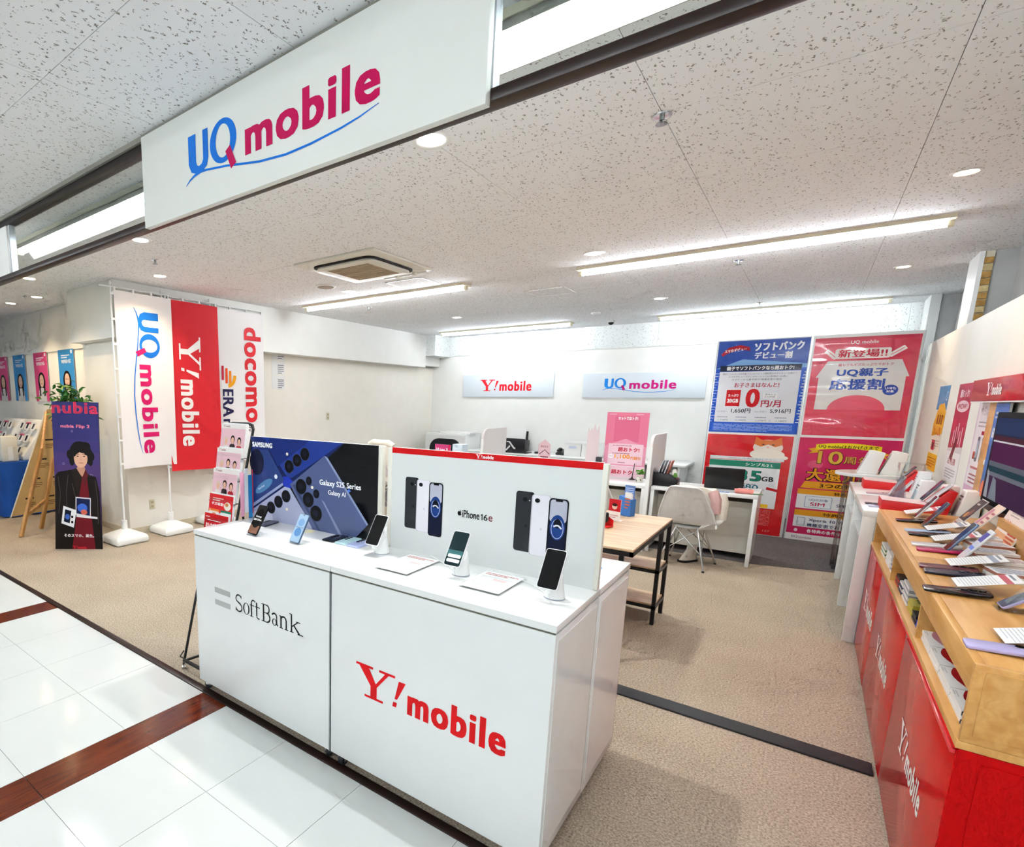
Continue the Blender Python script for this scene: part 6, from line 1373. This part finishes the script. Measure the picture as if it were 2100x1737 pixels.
t = thing('acrylic_easel', 'frosted acrylic easel between the red display stands', 'stand', (.52, 5.48, .915)); MB().prism([(-.03, 0), (.06, 0), (.035, .19), (.02, .19)], 0, .006, ax='y').build('wing', clear('frost', '#dfe3ea', .6, .3), t); MB().prism([(-.03, 0), (.06, 0), (.035, .19), (.02, .19)], .10, .106, ax='y').build('wing', MATS['frost'], t); box(-.03, 0, 0, .06, .106, .004).build('foot', MATS['frost'], t)
for k, (x, y, c, lab) in enumerate(((.66, 5.55, '#eceff0', 'white box with a picture behind the near red stand'), (.74, 5.30, '#f3e3e4', 'pale pink price box by the partition wall'), (.72, 6.25, '#e9edf0', 'white box behind the farther red stand'), (.80, 5.06, '#f0f0ee', 'white box at the end of the near red stand'))):
    t = thing('sample_box', lab, 'box', (x, y, .915), .0); MB().prism([(-.05, 0), (.05, 0), (.045, .17), (-.02, .17)], -.07, .07, ax='y').build('carton', mat('sb_' + c.lstrip('#'), c, .5), t, bevel=.003); q = Print(.0005); q.rect(.02, .02, .12, .10, '#c9ced6' if k else '#a9c8d8', 1); q.lines(.02, .11, .12, .15, 2, '#b0526a' if k == 1 else '#6d7686', 1, .4, k); q.build('print', t, frame((-.05 - .001, .07, .0), (0, -1, 0), (.18, 0, 1)))
t = thing('glass_display', 'clear acrylic cube display behind the farther red stand', 'display case', (.70, 6.63, .915)); m_ = MB(); m_.box(-.08, -.08, 0, .08, .08, .005).box(-.08, -.08, .2, .08, .08, .205).box(-.08, -.08, 0, -.076, .08, .2).box(.076, -.08, 0, .08, .08, .2); m_.build('case', ACRYL, t); box(-.03, -.04, .006, .03, .04, .10).build('sample', PG, t)
# round table with clear legs
t = thing('round_table', 'small round white table on clear acrylic legs', 'table', (.52, 7.30, 0))
MB().lathe([(.27, .93), (.275, .935), (.275, .955), (.27, .96)], 40).build('top', WHITE, t, smooth=True); MB().lathe([(.276, .93), (.277, .945), (.276, .958)], 40).build('edge_band', WHITE2, t, smooth=True)
for a in (2.4, 3.4, 4.2, .6): MB().cyl((.2*math.cos(a), .2*math.sin(a), .0), (.2*math.cos(a), .2*math.sin(a), .93), .016).build('leg', clear('acryl_leg', '#d5d3d2', .5, .1), t, smooth=True)
box(-.2, -.2, .0, .2, .2, .02).build('base_plate', RUBBER, t, bevel=.008)
for k, (x, y, lab) in enumerate(((.44, 7.22, 'white slanted price card on the round table edge'), (.60, 7.25, 'white slanted price card beside the partition on the round table'))):
    t = thing('table_card', lab, 'card', (x, y, .96), HP); MB().prism([(-.05, 0), (.09, 0), (.13, .20), (.05, .22), (.02, .22)], -.06, .06, ax='x').build('card', PAPER, t, bevel=.004); q = Print(.0008); q.rect(.012, .012, .108, .20, '#f6eef0', 1); q.lines(.025, .04, .10, .17, 5, '#c98a9a', 2, .4, k); q.build('print', t, frame((-.06, -.051, .005), (1, 0, 0), (0, .32, 1)))

# ================================================================== PARTITION WALL: POSTERS, HEADER, SCREEN
XW = .8615
def wposter(label, y_far, w, z0, h, fn): return poster(label, frame((XW - .001, y_far, z0), (0, -1, 0), (0, 0, 1)), w, h, fn, 'narrow posters on the partition')
def art_yel(p, w, h):
    p.rect(0, 0, w, h, '#f3ead6', 1); p.rect(0, h*.72, w, h, '#4f93c8', 1.5); p.poly([(0, h*.55), (w*.3, h*.78), (w*.75, h*.80), (w, h*.70), (w, h*.45), (0, h*.40)], '#f4b81c', 2); p.ring(w*.85, h*.88, .04, .04, .008, '#e9f2fa', 3)
    for k in range(3): p.rect(w*(.3 + .2*k), h*.55, w*(.42 + .2*k), h*.66, '#8a4a10', 3)
    p.text('大人気', w*.15, h*.42, w*.7, h*.10, '#e8741c', 3, .03); p.rect(w*.2, h*.24, w*.5, h*.36, '#c7203a', 3); p.rect(w*.28, h*.27, w*.42, h*.33, '#2a1a1c', 3.5); p.lines(w*.1, h*.26, w*.9, h*.38, 4, '#cbb9a4', 2.5, .4, 5); p.rect(0, 0, w, h*.2, '#f7b91e', 2); p.lines(w*.1, h*.04, w*.9, h*.17, 4, '#c9781a', 3, .4, 7)
wposter('narrow yellow and blue poster on the partition wall', 7.36, .50, 1.035, .74, art_yel)
def art_crim(p, w, h):
    p.rect(0, 0, w, h, '#b92b48', 1); p.text('超おトク!', w*.2, h*.86, w*.6, h*.08, '#f4e4e6', 2, .04); p.ell(w*.5, h*.77, w*.42, h*.06, '#e9cfd3', 2); p.text('WOW!', w*.18, h*.745, w*.62, h*.05, '#b02040', 3, .05)
    for k in range(5): p.rect(w*(.22 + .14*k), h*(.36 + .03*(k % 2)), w*(.27 + .14*k), h*(.52 + .04*(k % 3)), '#e9c9ce', 2)
    p.poly([(w*.25, h*.24), (w*.5, h*.45), (w*.6, h*.43), (w*.45, h*.2)], '#7a1028', 2.5); p.rect(0, 0, w, h*.3, '#f0edec', 2); p.poly([(0, h*.3), (w, h*.3), (w, h*.37), (0, h*.33)], '#d8d2d2', 2); p.text('お見積', w*.2, h*.17, w*.55, h*.07, '#c25c68', 3, .02); p.lines(w*.12, h*.03, w*.85, h*.14, 4, '#b3abae', 3, .4, 3)
wposter('narrow crimson poster on the partition wall', 6.48, .53, 1.03, .74, art_crim)
def art_wht(p, w, h):
    p.rect(0, 0, w, h, '#efe9ec', 1); p.rect(0, 0, w*.06, h, '#e3c9dc', 2); p.rect(0, 0, w, h*.12, '#dcb0cc', 2); p.text('今日は', w*.2, h*.86, w*.5, h*.09, '#c9b8c0', 2, .02); p.rect(w*.5, h*.66, w*.85, h*.70, '#b8263c', 2)
    for k in range(2): p.poly(rrect(w*(.35 + .28*k), h*.38, w*(.50 + .28*k), h*.64, .012), '#59606a', 2); p.rect(w*(.37 + .28*k), h*.42, w*(.48 + .28*k), h*.60, '#9fb2c4', 3)
    p.rect(w*.2, h*.40, w*.33, h*.48, '#c2473a', 2); p.lines(w*.2, h*.30, w*.9, h*.35, 1, '#c26a6a', 2); p.lines(w*.2, h*.15, w*.85, h*.27, 3, '#b3505c', 2, .4, 9); p.lines(w*.2, h*.74, w*.85, h*.82, 2, '#b7b2b6', 2, .4, 4)
wposter('narrow white and lilac poster under the red header board', 5.66, .44, 1.0, .63, art_wht)
t = thing('wood_upright', 'honey wood upright strip between two posters', 'wood strip', (XW, 5.12, .95)); box(-.028, -.09, 0, -.001, .09, .69).build('board', HONEY, t, bevel=.002); box(-.030, -.084, .30, -.028, -.05, .33).build('clip', PAPER, t)
def art_sky(p, w, h):
    p.rect(0, 0, w, h, '#2f6fb8', 1); p.rect(0, h*.6, w, h, '#3f7fcc', 1.2); p.text('60歳以上', w*.1, h*.62, w*.8, h*.14, '#e6eef8', 2, .04); p.ell(w*.55, h*.34, w*.22, h*.13, '#e6c2a8', 2.5); p.ell(w*.55, h*.42, w*.24, h*.09, '#c9c4c0', 2.3); p.poly([(w*.25, 0), (w*.9, 0), (w*.85, h*.22), (w*.55, h*.26), (w*.3, h*.2)], '#e9eaf0', 2.2); p.ell(w*.25, h*.08, w*.2, h*.09, '#e8703a', 3); p.lines(w*.1, h*.84, w*.9, h*.93, 2, '#d8e6f4', 2)
poster('blue poster next to the wall screen', frame((XW - .03, 5.03, 1.07), (0, -1, 0), (0, 0, 1)), .30, .55, art_sky, thick=.01)
t = thing('header_board', 'glossy red header board with white wordmark above the screen', 'sign', (XW - .03, 4.8, 1.632)); box(-.03, -1.4, 0, .03, .79, .138).build('board', RED, t, bevel=.002); q = Print(.0006); logo_y(q, .42, .035, .36, '#f6f2f2', 1); q.build('lettering', t, frame((-.0305, .79, 0), (0, -1, 0), (0, 0, 1))); box(-.028, -1.4, -.008, .03, .79, 0).build('lower_strip', WHITE2, t)
t = thing('wall_screen', 'black-framed wall screen showing dark stripes', 'screen', (XW - .02, 4.15, 1.07)); box(-.045, -.52, 0, .0, .60, .50).build('frame', mat('matte_black', '#08080a', .75, spec=.1), t, bevel=.004)
q = Print(.0006); SW, SH = 1.04, .44; q.rect(0, 0, SW, SH, '#1c2440', 1, .8)
for a, b, c in ((.80, 1.0, '#1e2f5a'), (.72, .78, '#45182c'), (.70, .72, '#c9ccd6'), (.46, .70, '#4a1546'), (.40, .46, '#5d6472'), (.33, .40, '#173a4a'), (.28, .33, '#6a7180'), (0, .28, '#3c2145')): q.rect(.0, SH*a, SW, SH*b, c, 2, .8)
q.poly([(.02, .0), (.10, .0), (.06, SH*.30), (.02, SH*.36)], '#9aa3ae', 3, .8); q.poly([(.12, 0), (.30, 0), (.22, SH*.25), (.15, SH*.28)], '#7f8a9a', 3, .8); q.build('picture', t, frame((-.0455, .56, .03), (0, -1, 0), (0, 0, 1)))
box(-.05, -.5, -.03, .0, .55, 0).build('lower_bezel', mat('bezel_grey', '#4b463f', .4), t, bevel=.003)
t = thing('wall_shelf', 'small cream shelf at the foot of the yellow poster', 'shelf', (XW, 7.10, .975)); box(-.14, -.22, 0, 0, .22, .018).build('board', OFFW, t, bevel=.002); box(-.02, -.2, -.08, 0, -.18, 0).build('bracket', OFFW, t); box(-.02, .18, -.08, 0, .2, 0).build('bracket', OFFW, t)
